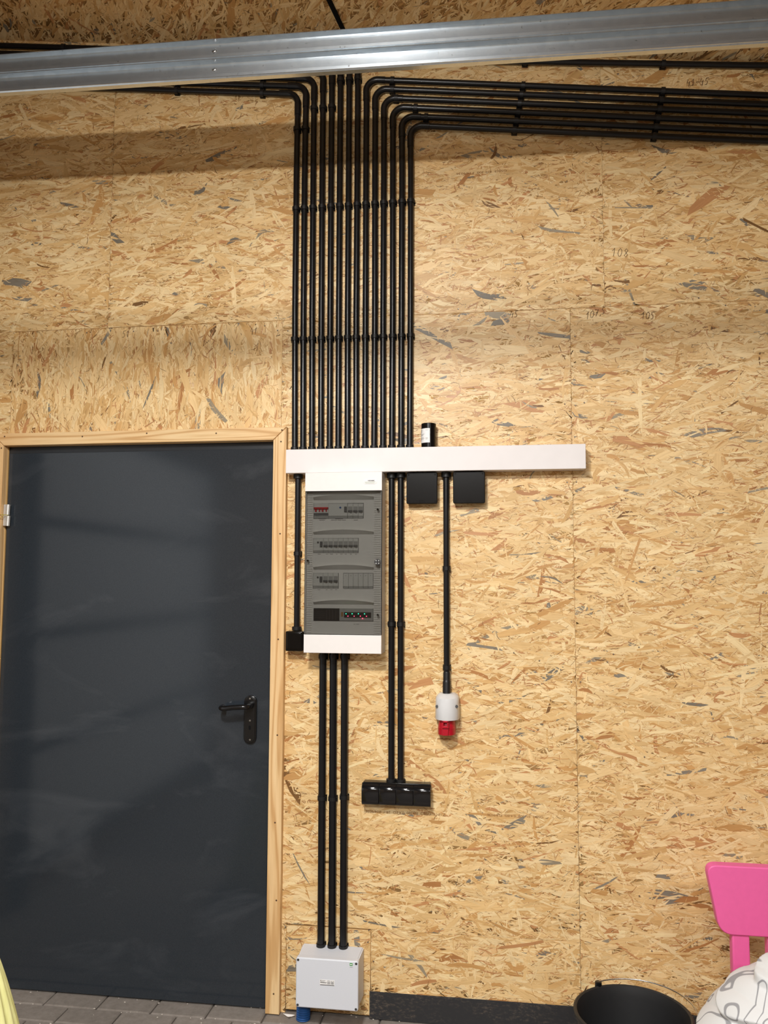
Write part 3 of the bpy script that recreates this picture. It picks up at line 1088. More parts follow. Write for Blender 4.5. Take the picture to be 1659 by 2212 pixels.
drop('short black conduit left of the distribution board, ending at the small switch box', (644, 1025), (641, 1361), PR, (1196,), 'black conduits below the trunking', ext_top=.012)
drop('left one of the two paired black conduits ending at the glossy black socket block', (846, 1024), (845, 1690), PR, (1348,), 'black conduits below the trunking', ext_top=.012)
drop('right one of the two paired black conduits ending at the glossy black socket block', (865.5, 1023), (865.5, 1691), PR, (1348.5,), 'black conduits below the trunking', ext_top=.012)
td = drop('single black conduit running down to the red three-phase socket', (963.6, 1022), (965, 1455), PR, (1228, 1442), 'black conduits below the trunking', ext_top=.012, cols=(True, False))
cp = at(965, 1475, PY)
zt, zb = at(965, 1452, PY).z, at(965, 1500, PY).z
pts, rr = [], []
n = 26
for k in range(n + 1):
    pts.append((cp.x, PY - .010 * k / n, zt + (zb - zt) * k / n))
    rr.append(PR + .0012 + (.0008 if k % 2 else 0) + (.0015 if k > n * .42 else 0))
obj('flexible_sleeve', T(pts, rr), 'clip', td, 60)

for i, (pt, pb, cy) in enumerate((((697.6, 1414), (693, 2046), 1724), ((720, 1414), (717, 2048), 1725), ((744.5, 1414), (741.6, 2050), 1722))):
    w_ = ('left', 'middle', 'right')[i]
    A, C = at(*pt, PY), at(*pb, PY)
    t = thing('conduit_pipe', (C.x, PY, C.z), '%s one of the three thick black conduits between distribution board and grey junction box' % w_, 'conduit', 'thick black conduits below the distribution board')
    obj('pipe', T([(C.x, PY, C.z - .004), (A.x, PY, A.z + .02)], .0127), 'conduit', t, 40)
    z = at(pt[0], cy, PY).z
    u = (z - C.z) / (A.z - C.z)
    clip_at(t, (C.x + (A.x - C.x) * u, PY, z), (0, 0, 1), r=.0127)
    clip_at(t, (C.x, PY, C.z + .006), (0, 0, 1), r=.0127)
    clip_at(t, (A.x, PY, at(pt[0], 1418, PY).z), (0, 0, 1), r=.0127)

# short sleeve standing on the trunking, with a label
s0, s1 = at(910.3, 940, -.028), at(942, 940, -.028)
sr = (s1.x - s0.x) / 2
sx, sz0, sz1 = (s0.x + s1.x) / 2, tz1 + .0005, at(926, 913.5, -.05).z
t = thing('tube_sleeve', (sx, -.030, sz0), 'short wide black plastic tube with a white label, standing on the trunking', 'tube')
bm = bmesh.new()
tube(bm, [(sx, -.030, sz0), (sx, -.030, sz1 - .001), (sx, -.030, sz1)], [sr, sr, sr - .0012], 32)
obj('tube_body', bm, 'matteblack', t, 40)
bm = bmesh.new()
za, zb = at(920, 925, -.055).z, at(920, 956, -.055).z


def arcpt(deg, z, r): return (sx + r * sin(radians(deg)), -.030 - r * cos(radians(deg)), z)


def wrap(bm, d0, d1, z0, z1, r, n=14, slant=0.0):
    A = [bm.verts.new(arcpt(d0 + (d1 - d0) * k / n, z0 + slant * k / n, r)) for k in range(n + 1)]
    C = [bm.verts.new(arcpt(d0 + (d1 - d0) * k / n, z1 + slant * k / n, r)) for k in range(n + 1)]
    for k in range(n): bm.faces.new((A[k], A[k + 1], C[k + 1], C[k]))


wrap(bm, -100, 14, zb, za, sr + .0006)
lb = obj('label', bm, 'paper', t, 60)
bm = bmesh.new()
for k, (d0, d1, f0, hgt) in enumerate(((-80, -52, .86, .05), (-80, -58, .74, .04), (-80, -30, .60, .03), (-80, -40, .52, .03), (-80, -34, .36, .02), (-80, -28, .30, .02), (-80, -36, .24, .02), (-20, 0, .88, .015), (-20, -2, .34, .015), (-20, 2, .29, .015), (-20, -4, .24, .015))):
    z = zb + (za - zb) * f0
    wrap(bm, d0, d1, z - (za - zb) * hgt * .5, z + (za - zb) * hgt * .5, sr + .0010, 6)
obj('printed_lines', bm, 'greyink', t)

# black junction boxes
for nm, a, lab in (('junction_box', (878, 1021, 945, 1088), 'square black junction box directly right of the paired conduits, under the trunking'),
                   ('junction_box', (978.5, 1019, 1048, 1087), 'square black junction box right of the single conduit, under the trunking')):
    x0, x1, z0, z1 = R4(*a, -.040)
    t = thing(nm, ((x0 + x1) / 2, 0, z0), lab, 'junction box', 'square black junction boxes')
    z1 = min(z1, tz0 - .0008)
    obj('box_body', B(x0 + .002, x1 - .002, -.034, -.002, z0 + .002, z1, bev=.003), 'matteblack', t, 40)
    bm = bmesh.new()
    prism(bm, rounded(x0, x1, z0, z1, .006), -.042, -.033, bev=.0025)
    obj('lid', bm, 'matteblack', t, 40)
    for sxx, szz in ((x0 + .008, z0 + .008), (x1 - .008, z0 + .008), (x0 + .008, z1 - .008), (x1 - .008, z1 - .008)):
        obj('lid_screw', T([(sxx, -.0428, szz), (sxx, -.041, szz)], .0028, 12), 'gloss', t, 30)
    mx = (x0 + x1) / 2
    bm = bmesh.new()
    for (a_, b_, c_, d_) in ((mx - .009, mx + .009, z0 + .005, z0 + .006), (mx - .009, mx + .009, z0 + .011, z0 + .012), (mx - .009, mx - .008, z0 + .005, z0 + .012), (mx + .008, mx + .009, z0 + .005, z0 + .012)):
        box(bm, a_, b_, -.0426, -.041, c_, d_)
    obj('moulded_mark', bm, 'gloss', t)

# small switch box beside the distribution board
x0, x1, z0, z1 = R4(617, 1363.5, 654, 1407, -.050)
t = thing('switch_box', ((x0 + x1) / 2, 0, z0), 'small black surface-mounted switch box at the lower left of the distribution board', 'switch')
o_ = ox1 + .0008
obj('back_box', B(max(x0 + .004, o_), x1 + .004, -.034, -.002, z0 + .001, z1, bev=.002), 'matteblack', t, 40)
obj('cover_frame', B(x0, x1, -.052, -.0335, z0, z1, bev=.004, seg=3), 'matteblack', t, 40)
obj('rocker', B(x0 + .006, x1 - .004, -.057, -.050, z0 + .008, z1 - .004, bev=.003, seg=3), 'matteblack', t, 40)

# ------------------------------------------------------------------ distribution board
BD = .095
bx0, bx1 = at(657.8, 1200, -BD).x, at(824.3, 1200, -BD).x
bz1, bz0 = at(740, 1020.3, -BD).z, at(740, 1411.5, -BD).z
bt, bb_ = at(740, 1060, -BD).z, at(740, 1371.5, -BD).z
db = thing('distribution_board', ((bx0 + bx1) / 2, 0, bz0), 'white four-row electrical distribution board with a smoked door, mounted beside the steel door', 'distribution board')
bm = bmesh.new()       # open tray housing
box(bm, bx0 + .001, bx1 - .001, -.012, -.002, bz0 + .001, min(bz1, tz0) - .001)
obj('housing', bm, 'white', db)
ztop = bz1
obj('housing_side', B(bx0, bx0 + .004, -BD + .004, -.003, bb_, bt), 'white', db)
obj('housing_side', B(bx1 - .004, bx1, -BD + .004, -.003, bb_, bt), 'white', db)
bm = bmesh.new()
box(bm, bx0, bx1, -BD, -TD - .0006, bt, bz1, bev=.0)
zc = min(bz1, tz0 - .0005)
box(bm, bx0 + .0004, bx1 - .0004, -TD - .0007, -.003, bt, zc)
obj('top_cover', bm, 'white', db)
bm = bmesh.new()
prism(bm, [(bx0, bz0), (bx1, bz0), (bx1, bb_), (bx0, bb_)], -BD, -.003, bev=.002)
obj('bottom_cover', bm, 'white', db, 40)
# inner panel with four module windows
YP = -.074
obj('inner_panel', B(bx0 + .004, bx1 - .004, YP, -.050, bb_ + .001, bt - .001), 'chassis', db)


def bz(px, py, y=YP): return at(px, py, y)


for sgn, (pa, pb) in ((0, (661.5, 674.5)), (1, (808, 822))):
    bm = bmesh.new()
    xa, xb = at(pa, 1200, YP).x, at(pb, 1200, YP).x
    n = 62
    for k in range(n):
        z = bb_ + .006 + (bt - bb_ - .012) * k / n
        box(bm, xa, xb, YP - .0022, YP + .001, z, z + (bt - bb_) / n * .45)
    obj('ribbed_strip', bm, 'chassis', db)
rows = [(1069, 1080, 1088, 1119.5), (1144.3, 1154.5, 1163, 1194), (1220.3, 1230.5, 1238, 1271), (1296, 1305.7, 1314, 1342)]
for (a0, a1, m0, m1) in rows:
    # arched brow: a projecting ledge with a curved upper edge, shaded underneath
    xa, xb = at(678, a1, YP).x, at(807, a1, YP).x
    za_, zb_ = at(742, a0, YP).z, at(742, a1, YP).z
    bm = bmesh.new()
    n = 16
    tp_, md_, bt_ = [], [], []
    for k in range(n + 1):
        u = k / n
        x = xa + (xb - xa) * u
        zz = za_ - .0085 * (2 * u - 1) ** 2
        tp_.append(bm.verts.new((x, YP, zz + .0012)))
        md_.append(bm.verts.new((x, YP - .014, zz)))
        bt_.append(bm.verts.new((x, YP - .0004, zb_)))
    for k in range(n):
        bm.faces.new((tp_[k], tp_[k + 1], md_[k + 1], md_[k]))
        bm.faces.new((md_[k], md_[k + 1], bt_[k + 1], bt_[k]))
    bmesh.ops.recalc_face_normals(bm, faces=bm.faces[:])
    obj('arched_visor', bm, 'chassis', db)


for r_, spans in enumerate((((678, 785),), ((677.5, 774),), ((676.5, 731), (742, 806)), ((678, 806),))):
    for xa, xb in spans:
        p_, q_ = at(xa - .5, rows[r_][2] - .4, YP), at(xb + .5, rows[r_][3] + .4, YP)
        obj('module_slot', B(p_.x, q_.x, YP - .0006, YP + .001, q_.z, p_.z), 'darkgrey', db)


def brk(xa, xb, m0, m1, mat='breaker', front=-.0035):
    A, C = at(xa, m0, YP), at(xb, m1, YP)
    return A.x, C.x, C.z, A.z


def module(xa, xb, m0, m1, kind):
    x0, x1, z0, z1 = brk(xa, xb, m0, m1)
    H = z1 - z0
    mid = {'breaker': 'breaker', 'rcd': 'breaker', 'main': 'breaker', 'relay': 'breaker', 'black': 'ink'}[kind]
    name = {'breaker': 'circuit_breaker', 'rcd': 'residual_current_device', 'main': 'main_switch', 'relay': 'relay', 'black': 'black_blank'}[kind]
    bm = bmesh.new()
    box(bm, x0 + .0005, x1 - .0005, YP - .003, YP + .001, z0 + .16 * H, z1, bev=.0)
    o = obj(name, bm, mid, db)
    def s(nm, bmm, mt):
        q = obj(nm, bmm, mt, None)
        q.parent = o
        q.matrix_parent_inverse = Matrix.Identity(4)
        q.matrix_parent_inverse = o.matrix_parent_inverse.inverted() if False else Matrix.Identity(4)
        q.matrix_parent_inverse = (Matrix.Translation(db.location) @ o.matrix_parent_inverse).inverted()
        return q
    s('terminal_cover', B(x0 + .0006, x1 - .0006, YP - .0012, YP + .001, z0, z0 + .155 * H), 'term')
    xm, wd = (x0 + x1) / 2, (x1 - x0)
    if kind == 'breaker':
        s('toggle_base', B(x0 + .12 * wd, x1 - .12 * wd, YP - .0045, YP - .002, z0 + .42 * H, z0 + .80 * H, bev=.0006), 'term')
        s('toggle', B(x0 + .10 * wd, x1 - .10 * wd, YP - .0085, YP - .003, z0 + .42 * H, z0 + .54 * H, bev=.0006), 'breaker_dark')
        s('window_mark', B(xm, xm + .25 * wd, YP - .0032, YP - .002, z0 + .33 * H, z0 + .36 * H), 'ink')
    if kind == 'rcd':
        s('toggle', B(x1 - .0115, x1 - .0025, YP - .0085, YP - .003, z0 + .42 * H, z0 + .78 * H, bev=.0006), 'breaker_dark')
        cx_ = x1 - .019 if wd < .04 else x1 - .026
        s('test_button', T([(cx_, YP - .0045, z0 + .72 * H), (cx_, YP - .002, z0 + .72 * H)], .0035, 14), 'darkgrey' if wd < .04 else 'blue')
    if kind == 'main':
        s('toggle', B(x0 + .001, x1 - .001, YP - .0095, YP - .003, z0 + .62 * H, z0 + .74 * H, bev=.0008), 'red')
        s('dark_band', B(x0 + .001, x1 - .001, YP - .0035, YP - .002, z0 + .18 * H, z0 + .36 * H), 'breaker_dark')
        bmm = bmesh.new()
        for q_ in (.1, .55):
            box(bmm, x0 + wd * q_, x0 + wd * (q_ + .12), YP - .006, YP - .002, z0 + .44 * H, z0 + .62 * H)
            box(bmm, x0 + wd * (q_ + .26), x0 + wd * (q_ + .34), YP - .006, YP - .002, z0 + .44 * H, z0 + .62 * H)
        s('red_pole_marks', bmm, 'red')
    if kind == 'relay':
        s('lower_step', B(x0 + .0006, x1 - .0006, YP - .0022, YP - .001, z0 + .17 * H, z0 + .38 * H), 'term')
        s('indicator', B(xm - .0008, xm + .0008, YP - .0036, YP - .002, z0 + .84 * H, z0 + .87 * H), 'ink')
    return o


module(678, 710, 1088, 1119.5, 'main')
module(710, 751, 1088, 1119.5, 'rcd')
for k in range(3): module(751.5 + 11.2 * k, 762.6 + 11.2 * k, 1088, 1119.5, 'breaker')
module(677.5, 698.5, 1163, 1194.5, 'rcd')
for k in range(7): module(698.7 + 10.75 * k, 709.4 + 10.75 * k, 1163, 1194.5, 'breaker')
module(676.5, 698, 1238, 1271, 'rcd')
for k in range(3): module(698.2 + 10.95 * k, 709.1 + 10.95 * k, 1238, 1271, 'breaker')
for k in range(6): module(742 + 10.7 * k, 752.6 + 10.7 * k, 1238.5, 1272, 'relay')
# blank strips and fourth row units
x0, x1, z0, z1 = brk(678, 733, 1314, 1341)
bm = B(x0, x1, YP - .003, YP + .001, z0, z1)
obj('black_relay_block', bm, 'ink', db)
bm = bmesh.new()
for k in range(4):
    z = z0 + (z1 - z0) * (.25 + .15 * k)
    box(bm, x0 + .002, x0 + (x1 - x0) * .43, YP - .0034, YP - .002, z, z + .0006)
for k in range(4):
    x = x0 + (x1 - x0) * (.5 + .12 * k)
    box(bm, x, x + .0007, YP - .0034, YP - .002, z0 + .003, z1 - .004)
obj('printed_lines', bm, 'darkgrey', db)
x0, x1, z0, z1 = brk(733.7, 806, 1314, 1341.5)
ctl = obj('controller_module', B(x0, x1, YP - .004, YP + .001, z0, z1, bev=.0006), 'term', db)


def csub(nm, bmm, mt, smooth=None):
    q = obj(nm, bmm, mt, None, smooth)
    q.parent = ctl
    q.matrix_parent_inverse = (Matrix.Translation(db.location) @ ctl.matrix_parent_inverse).inverted()
    return q


x0, x1, z0, z1 = brk(743.7, 802, 1322.3, 1334.6)
csub('dark_display', B(x0, x1, YP - .0048, YP - .003, z0, z1), 'ink')
x0, x1, z0, z1 = brk(737.5, 741.5, 1322, 1332)
csub('orange_strip', B(x0, x1, YP - .0046, YP - .003, z0, z1), 'stamp')
for px, py, c_ in ((747.3, 1325.8, 'g'), (760.6, 1325.8, 'g'), (774, 1325.8, 'g'), (787.3, 1326, 'g'), (751.6, 1331, 'r'), (764.9, 1331, 'r'), (778.3, 1331, 'r'), (791.6, 1331.2, 'r'), (782.9, 1336, 'r')):
    s = at(px, py, YP - .006)
    csub('indicator_light', T([(s.x, YP - .0062, s.z), (s.x, YP - .004, s.z)], .0013, 10), 'led_green' if c_ == 'g' else 'led_red')
# tiny illegible captions under the rows
bm = bmesh.new()
for py, spans in ((1123.3, ((690, 702), (715, 728), (729, 737), (738, 747), (764, 773))), (1120.6, ((688, 705), (724, 741))),
                  (1197, ((686, 693), (704, 709), (713, 719), (726, 729), (735, 740), (745, 749), (756, 760), (767, 771))),
                  (1274, ((686, 692), (704, 708), (714, 718), (724, 728))), (1348.5, ((764, 767), (769, 776)))):
    for a_, b_ in spans:
        x0, x1, z0, z1 = brk(a_, b_, py - .35, py + .35)
        box(bm, x0, x1, YP - .0003, YP, z0, z1)
obj('printed_captions', bm, 'ink', db)
# smoked door
obj('smoked_door', B(bx0 + .001, bx1 - .001, -BD, -BD + .0025, bb_ + .0015, bt - .0015), 'smoked', db)
bm = bmesh.new()
for z in (bb_ + .0004, bt - .0012):
    box(bm, bx0 + .0008, bx1 - .0008, -BD + .0005, -BD + .010, z - .0003, z + .0008)
for x in (bx0 + .0004, bx1 - .0012):
    box(bm, x, x + .0012, -BD + .001, -BD + .012, bb_ + .001, bt - .001)
obj('door_rim', bm, 'ink', db)
s = at(815.4, 1214, -BD)
lk = obj('door_lock', T([(s.x, -BD - .002, s.z), (s.x, -BD + .004, s.z)], .0105, 24), 'ink', db, 30)
bm = bmesh.new()
for a_ in (45, 135, 225, 315):
    c_, s_ = cos(radians(a_)), sin(radians(a_))
    tube(bm, [(s.x + .0065 * c_, -BD - .0028, s.z + .0065 * s_), (s.x + .0065 * c_, -BD - .0015, s.z + .0065 * s_)], .0024, 10)
obj('lock_recess', bm, 'term', db)
for px, py in ((815.5, 1100), (815.5, 1328.5), (664, 1211)):
    s = at(px, py, -BD)
    bm = bmesh.new()
    box(bm, s.x - .004, s.x + .0035, -BD + .003, -BD + .012, s.z - .0018, s.z + .0014)
    box(bm, s.x - .0018, s.x + .0008, -BD + .003, -BD + .012, s.z - .0035, s.z + .0035)
    obj('door_catch', bm, 'ink', db)


def text(parent, body, x, z, y, size, mat, name, align='CENTER', flip=False, bold=0.0, sx_=1.0):
    cu = bpy.data.curves.new(name, 'FONT')
    cu.body = body
    cu.size = size
    cu.align_x = align
    cu.align_y = 'CENTER'
    cu.offset = bold
    cu.extrude = .0001
    tmp = bpy.data.objects.new('tmp_text', cu)
    COL.objects.link(tmp)
    dg = bpy.context.evaluated_depsgraph_get()
    me = bpy.data.meshes.new_from_object(tmp.evaluated_get(dg))
    bpy.data.objects.remove(tmp)
    s = -1 if flip else 1
    me.transform(Matrix(((s * sx_, 0, 0, x), (0, 0, -1, y), (0, s, 0, z), (0, 0, 0, 1))))
    me.name = name
    me.materials.clear()
    return link(name, me, mat, parent)


# maker's badge
x0, x1, z0, z1 = R4(784.5, 1035, 814.3, 1045.3, -BD)
bm = bmesh.new()
prism(bm, rounded(x0, x1, z0, z1, (z1 - z0) / 2 - .0003, 8), -BD - .0012, -BD + .001, bev=.0005)
bd = obj('badge', bm, 'paper', db)
s = at(802, 1038.4, -BD)
text(db, 'NOARK', s.x, s.z, -BD - .0014, .0058, 'ink', 'badge_lettering', bold=.0002, sx_=1.15)
bm = bmesh.new()
a, b_ = at(788, 1041.4, -BD), at(811, 1041.4, -BD)
box(bm, a.x, b_.x, -BD - .0016, -BD - .001, a.z - .0005, a.z + .0005)
a, b_ = at(789.5, 1044, -BD), at(809, 1044, -BD)
for k in range(9):
    xx = a.x + (b_.x - a.x) * k / 9
    box(bm, xx, xx + (b_.x - a.x) / 9 * .75, -BD - .0016, -BD - .001, a.z - .0006, a.z + .0005)
obj('badge_line', bm, plain('olive_print', srgb(130, 140, 90), .6), db)

# ------------------------------------------------------------------ grey junction box at the floor
GD = .110
c1, c2, c3, c4 = at(639.6, 2067.6, -GD), at(774.4, 2077, -GD), at(637.8, 2175.2, -GD), at(773.3, 2186.6, -GD)
gx0, gx1, gz0, gz1 = (c1.x + c3.x) / 2, (c2.x + c4.x) / 2, (c3.z + c4.z) / 2, (c1.z + c2.z) / 2
gb = thing('junction_box', ((gx0 + gx1) / 2, 0, gz0), 'large light grey junction box with four lid screws at the foot of the thick conduits', 'junction box')
bm = bmesh.new()
bi = .003
vs = [bm.verts.new(p) for p in ((gx0 + bi, -GD + .02, gz0 + bi), (gx1 - bi, -GD + .02, gz0 + bi), (gx1 - bi, -GD + .02, gz1 - bi), (gx0 + bi, -GD + .02, gz1 - bi),
                                (gx0 - .001, -.0025, gz0 - .001), (gx1 + .001, -.0025, gz0 - .001), (gx1 + .001, -.0025, gz1 + .001), (gx0 - .001, -.0025, gz1 + .001))]
for f in ((0, 1, 2, 3), (5, 4, 7, 6), (4, 5, 1, 0), (1, 5, 6, 2), (3, 2, 6, 7), (4, 0, 3, 7)):
    bm.faces.new([vs[i] for i in f])
bmesh.ops.bevel(bm, geom=bm.edges[:], offset=.004, segments=3, affect='EDGES')
obj('box_body', bm, 'grey', gb, 40)
bm = bmesh.new()
prism(bm, rounded(gx0, gx1, gz0, gz1, .008), -GD, -GD + .022, bev=.004)
obj('lid', bm, 'grey', gb, 40)
for a, c_ in ((gx0 + .0075, gz0 + .008), (gx1 - .0075, gz0 + .008), (gx0 + .0075, gz1 - .008), (gx1 - .0075, gz1 - .008)):
    obj('lid_screw_recess', T([(a, -GD - .0006, c_), (a, -GD + .002, c_)], .0042, 16), 'darkgrey', gb, 30)
    obj('lid_screw', T([(a, -GD - .0010, c_ ), (a, -GD + .002, c_)], .0026, 12), 'ink', gb, 30)
x0, x1, z0, z1 = R4(755.5, 2080.5, 761.7, 2086.3, -GD)
obj('maker_mark', B(x0, x1, -GD - .0008, -GD + .001, z0, z1), 'green', gb)
zm = (z0 + z1) / 2
obj('maker_mark_bar', B(x0 + .0012, x1 - .0012, -GD - .0012, -GD + .001, zm - .0014, zm + .0014), 'paper', gb)
obj('maker_mark_caption', B(x0, x1, -GD - .0006, -GD + .001, z0 - .0052, z0 - .0042), 'greyink', gb)
a, b_ = at(691, 2115.5, -GD), at(722.5, 2130, -GD)
lb = thing('sticker', (a.x, -GD, b_.z))
lb.parent = gb
lb.matrix_parent_inverse = Matrix.Translation(-gb.location)


def lsub(nm, bmm, mt):
    q = obj(nm, bmm, mt, None)
    q.parent = lb
    q.matrix_parent_inverse = Matrix.Translation(-lb.location)


lsub('sticker_paper', B(a.x, b_.x, -GD - .0006, -GD + .001, b_.z, a.z), 'paper')
lw, lh = b_.x - a.x, a.z - b_.z
bm = bmesh.new()
for k in range(15):
    if k == 7: continue
    xx = a.x + lw * (.52 + .45 * k / 15)
    box(bm, xx, xx + lw * .014 * random.uniform(.6, 1.3), -GD - .0009, -GD, b_.z + lh * .25, b_.z + lh * .72)
for (u0, u1, v) in ((.12, .38, .82), (.03, .32, .62), (.03, .48, .52), (.03, .44, .44), (.52, .70, .86), (.76, .82, .84), (.9, .96, .84), (.02, .98, .08)):
    t_ = .05 if v == .08 else .02
    box(bm, a.x + lw * u0, a.x + lw * u1, -GD - .0009, -GD, b_.z + lh * (v - t_), b_.z + lh * (v + t_))
box(bm, a.x + lw * .04, a.x + lw * .09, -GD - .0009, -GD, b_.z + lh * .76, b_.z + lh * .92)
lsub('printed_barcode', bm, 'ink')

# blue corrugated sleeve from under the box into the floor
p0, p1 = at(656.5, 2180, -.03), at(655.5, 2196, -.03)
pts, rr = [], []
n = 40
for k in range(n + 1):
    u = k / n
    pts.append((p0.x + (p1.x - p0.x) * u, -.032 - .003 * u, gz0 - .001 + (.002 - gz0 + .001) * u))
    rr.append(.0225 + (.0018 if k % 4 < 2 else 0))
bs = tag(obj('corrugated_sleeve', T(pts, rr, 24), 'blue', None, 25), 'blue corrugated sleeve standing on the pavers under the grey junction box', 'pipe')

# ------------------------------------------------------------------ three-phase socket
sc = at(965.5, 1530, -.05)
zt, zb = at(965, 1502, -.08).z, at(965, 1557.5, -.08).z
hw = (at(991.5, 1540, -.05).x - at(940, 1540, -.05).x) / 2
cee = thing('three_phase_socket', (sc.x, 0, zb), 'grey wall socket with a red hinged lid hanging at the end of the single conduit', 'socket')
DEP = .078


def dshape(w, d, flat=.35, n=20, y_back=-.003):
    """plan outline (x, y): flat back on the wall, rounded front"""
    pts = [(-w, y_back)]
    for k in range(n + 1):
        t = pi * k / n
        pts.append((-w * cos(t), -(d * flat) - d * (1 - flat) * sin(t) ** .85))
    pts.append((w, y_back))
    return pts


bm = bmesh.new()
rings = []
H = zt - zb
for (z, s_w, s_d) in ((zb, 1.0, 1.0), (zb + .002, 1.02, 1.01), (zb + H * .62, .995, .985), (zb + H * .84, .97, .95), (zb + H * .93, .84, .80), (zb + H * .985, .66, .66), (zb + H, .62, .62)):
    rings.append([bm.verts.new((sc.x + x, y, z)) for x, y in dshape(hw * s_w, DEP * s_d)])
ring_faces(bm, rings)
bm.faces.new(rings[0][::-1])
bm.faces.new(rings[-1])
obj('socket_body', bm, 'socket_grey', cee, 45)
for s_, px in ((-1, 943.5), (1, 986)):
    s = at(px, 1524.5, -.045)
    x = sc.x + s_ * hw * .80
    obj('screw_recess', T([(x + s_ * .0015, -.0625, s.z), (x - s_ * .004, -.050, s.z)], .0052, 16), 'darkgrey', cee, 30)
rz0, rz1 = at(965, 1588.5, -.06).z, zb + .001
rx = (at(983.5, 1570, -.06).x - at(945, 1570, -.06).x) / 2
rc = at(964.3, 1570, -.05).x
bm = bmesh.new()
rings = []
for (z, s_) in ((rz0, .97), (rz0 + .001, 1.0), (rz0 + (rz1 - rz0) * .45, 1.0), (rz0 + (rz1 - rz0) * .47, .97), (rz0 + (rz1 - rz0) * .52, .97), (rz0 + (rz1 - rz0) * .54, .96), (rz1, .93)):
    rings.append([bm.verts.new((rc + x, y - .010, z)) for x, y in dshape(rx * s_, .058 * s_, .35)])
ring_faces(bm, rings)
bm.faces.new(rings[0][::-1])
bm.faces.new(rings[-1])
obj('red_lid', bm, 'cee_red', cee, 40)
# hinge lug of the lid
bm = bmesh.new()
L0 = rz1 - rz0
box(bm, rc - .011 - .002, rc + .011 - .002, -.079, -.060, rz0 + L0 * .50, rz0 + L0 * .66, bev=.001)
box(bm, rc - .011 - .002, rc - .006 - .002, -.079, -.060, rz0 + L0 * .62, rz0 + L0 * .96, bev=.001)
box(bm, rc + .006 - .002, rc + .011 - .002, -.079, -.060, rz0 + L0 * .62, rz0 + L0 * .96, bev=.001)
box(bm, rc - .011 - .002, rc + .011 - .002, -.079, -.060, rz0 + L0 * .86, rz0 + L0 * .98, bev=.001)
obj('lid_hinge', bm, 'cee_red', cee, 40)
bm = bmesh.new()
prism(bm, [(rc - .012, rz0 + .001), (rc + .007, rz0 + .001), (rc + .008, rz0 + L0 * .47), (rc - .013, rz0 + L0 * .47)], -.0735, -.060, bev=.001)
obj('lid_grip', bm, 'cee_red', cee, 40)

# ------------------------------------------------------------------ glossy black socket block (four flaps)
SD = .052
a, b_ = at(780.5, 1715, -SD), at(930, 1720, -SD)
z1, z0 = (at(800, 1693.5, -SD).z + at(920, 1698, -SD).z) / 2, (at(800, 1740.5, -SD).z + at(920, 1745, -SD).z) / 2
sb = thing('socket_block', ((a.x + b_.x) / 2, 0, z0), 'glossy black surface socket block with four curved flaps below the paired conduits', 'socket block')
obj('back_box', B(a.x + .003, b_.x - .002, -.038, -.002, z0 + .002, z1 + .003, bev=.003), 'matteblack', sb, 40)
tot = b_.x - a.x
for k in range(4):
    xa = a.x + tot * k / 4 + .0002
    xb = a.x + tot * (k + 1) / 4 - .0002
    bm = bmesh.new()
    prof = []
    n = 14
    for j in range(n + 1):
        u = j / n
        z = z0 + (z1 - z0) * u
        y = -SD + .004 + .014 * max(0, (u - .72) / .28) ** 2 + .006 * max(0, (.12 - u) / .12) ** 2 - .004 * sin(pi * u)
        prof.append((y, z))
    ln_ = []
    for x, ins in ((xa, .002), (xa + .0006, .0006), (xa + .002, 0), (xb - .002, 0), (xb - .0006, .0006), (xb, .002)):
        ln_.append([bm.verts.new((x, y + ins, z)) for y, z in prof] + [bm.verts.new((x, -.036, z1)), bm.verts.new((x, -.036, z0))])
    m = len(ln_[0])
    for p_, q_ in zip(ln_[:-1], ln_[1:]):
        for j in range(m):
            bm.faces.new((p_[j], q_[j], q_[(j + 1) % m], p_[(j + 1) % m]))
    bm.faces.new(ln_[0])
    bm.faces.new(ln_[-1][::-1])
    bmesh.ops.recalc_face_normals(bm, faces=bm.faces[:])
    obj('flap', bm, 'gloss', sb, 50)

# ------------------------------------------------------------------ pen notes and stamps on the boards
GLY = {
    '0': [[(.5, 1), (.2, .8), (.1, .4), (.3, .05), (.6, .05), (.8, .4), (.75, .8), (.5, 1)]],
    '1': [[(.1, .65), (.5, 1), (.45, 0)]],
    '4': [[(.3, 1), (.1, .45), (.7, .5)], [(.65, .75), (.55, -.1)]],
    '5': [[(.85, 1), (.35, .95), (.25, .55), (.6, .55), (.7, .3), (.5, .02), (.15, .05)]],
    '7': [[(.1, .95), (.8, 1), (.4, 0)], [(.3, .5), (.75, .55)]],
    '8': [[(.5, .55), (.2, .8), (.5, 1), (.8, .8), (.5, .5), (.2, .2), (.5, 0), (.75, .25), (.5, .55)]],
    ',': [[(.5, .1), (.35, -.2)]],
    '-': [[(.1, .5), (.9, .5)]],
}


def note(body, px, py, h, slope=0.0, adv=.95):
    p = at(px, py, -.002)
    bm = bmesh.new()
    x = p.x
    for i, ch in enumerate(body):
        wch = h * .62
        for st_ in GLY[ch]:
            pts = [(x + u * wch + v * h * .12, p.z + slope * (x - p.x) + v * h) for u, v in st_]
            stroke(bm, pts, .0016, -.0026)
        x += wch * adv * (.5 if ch == ',' else 1)
    obj('pencil_note', bm, 'pen', wall)


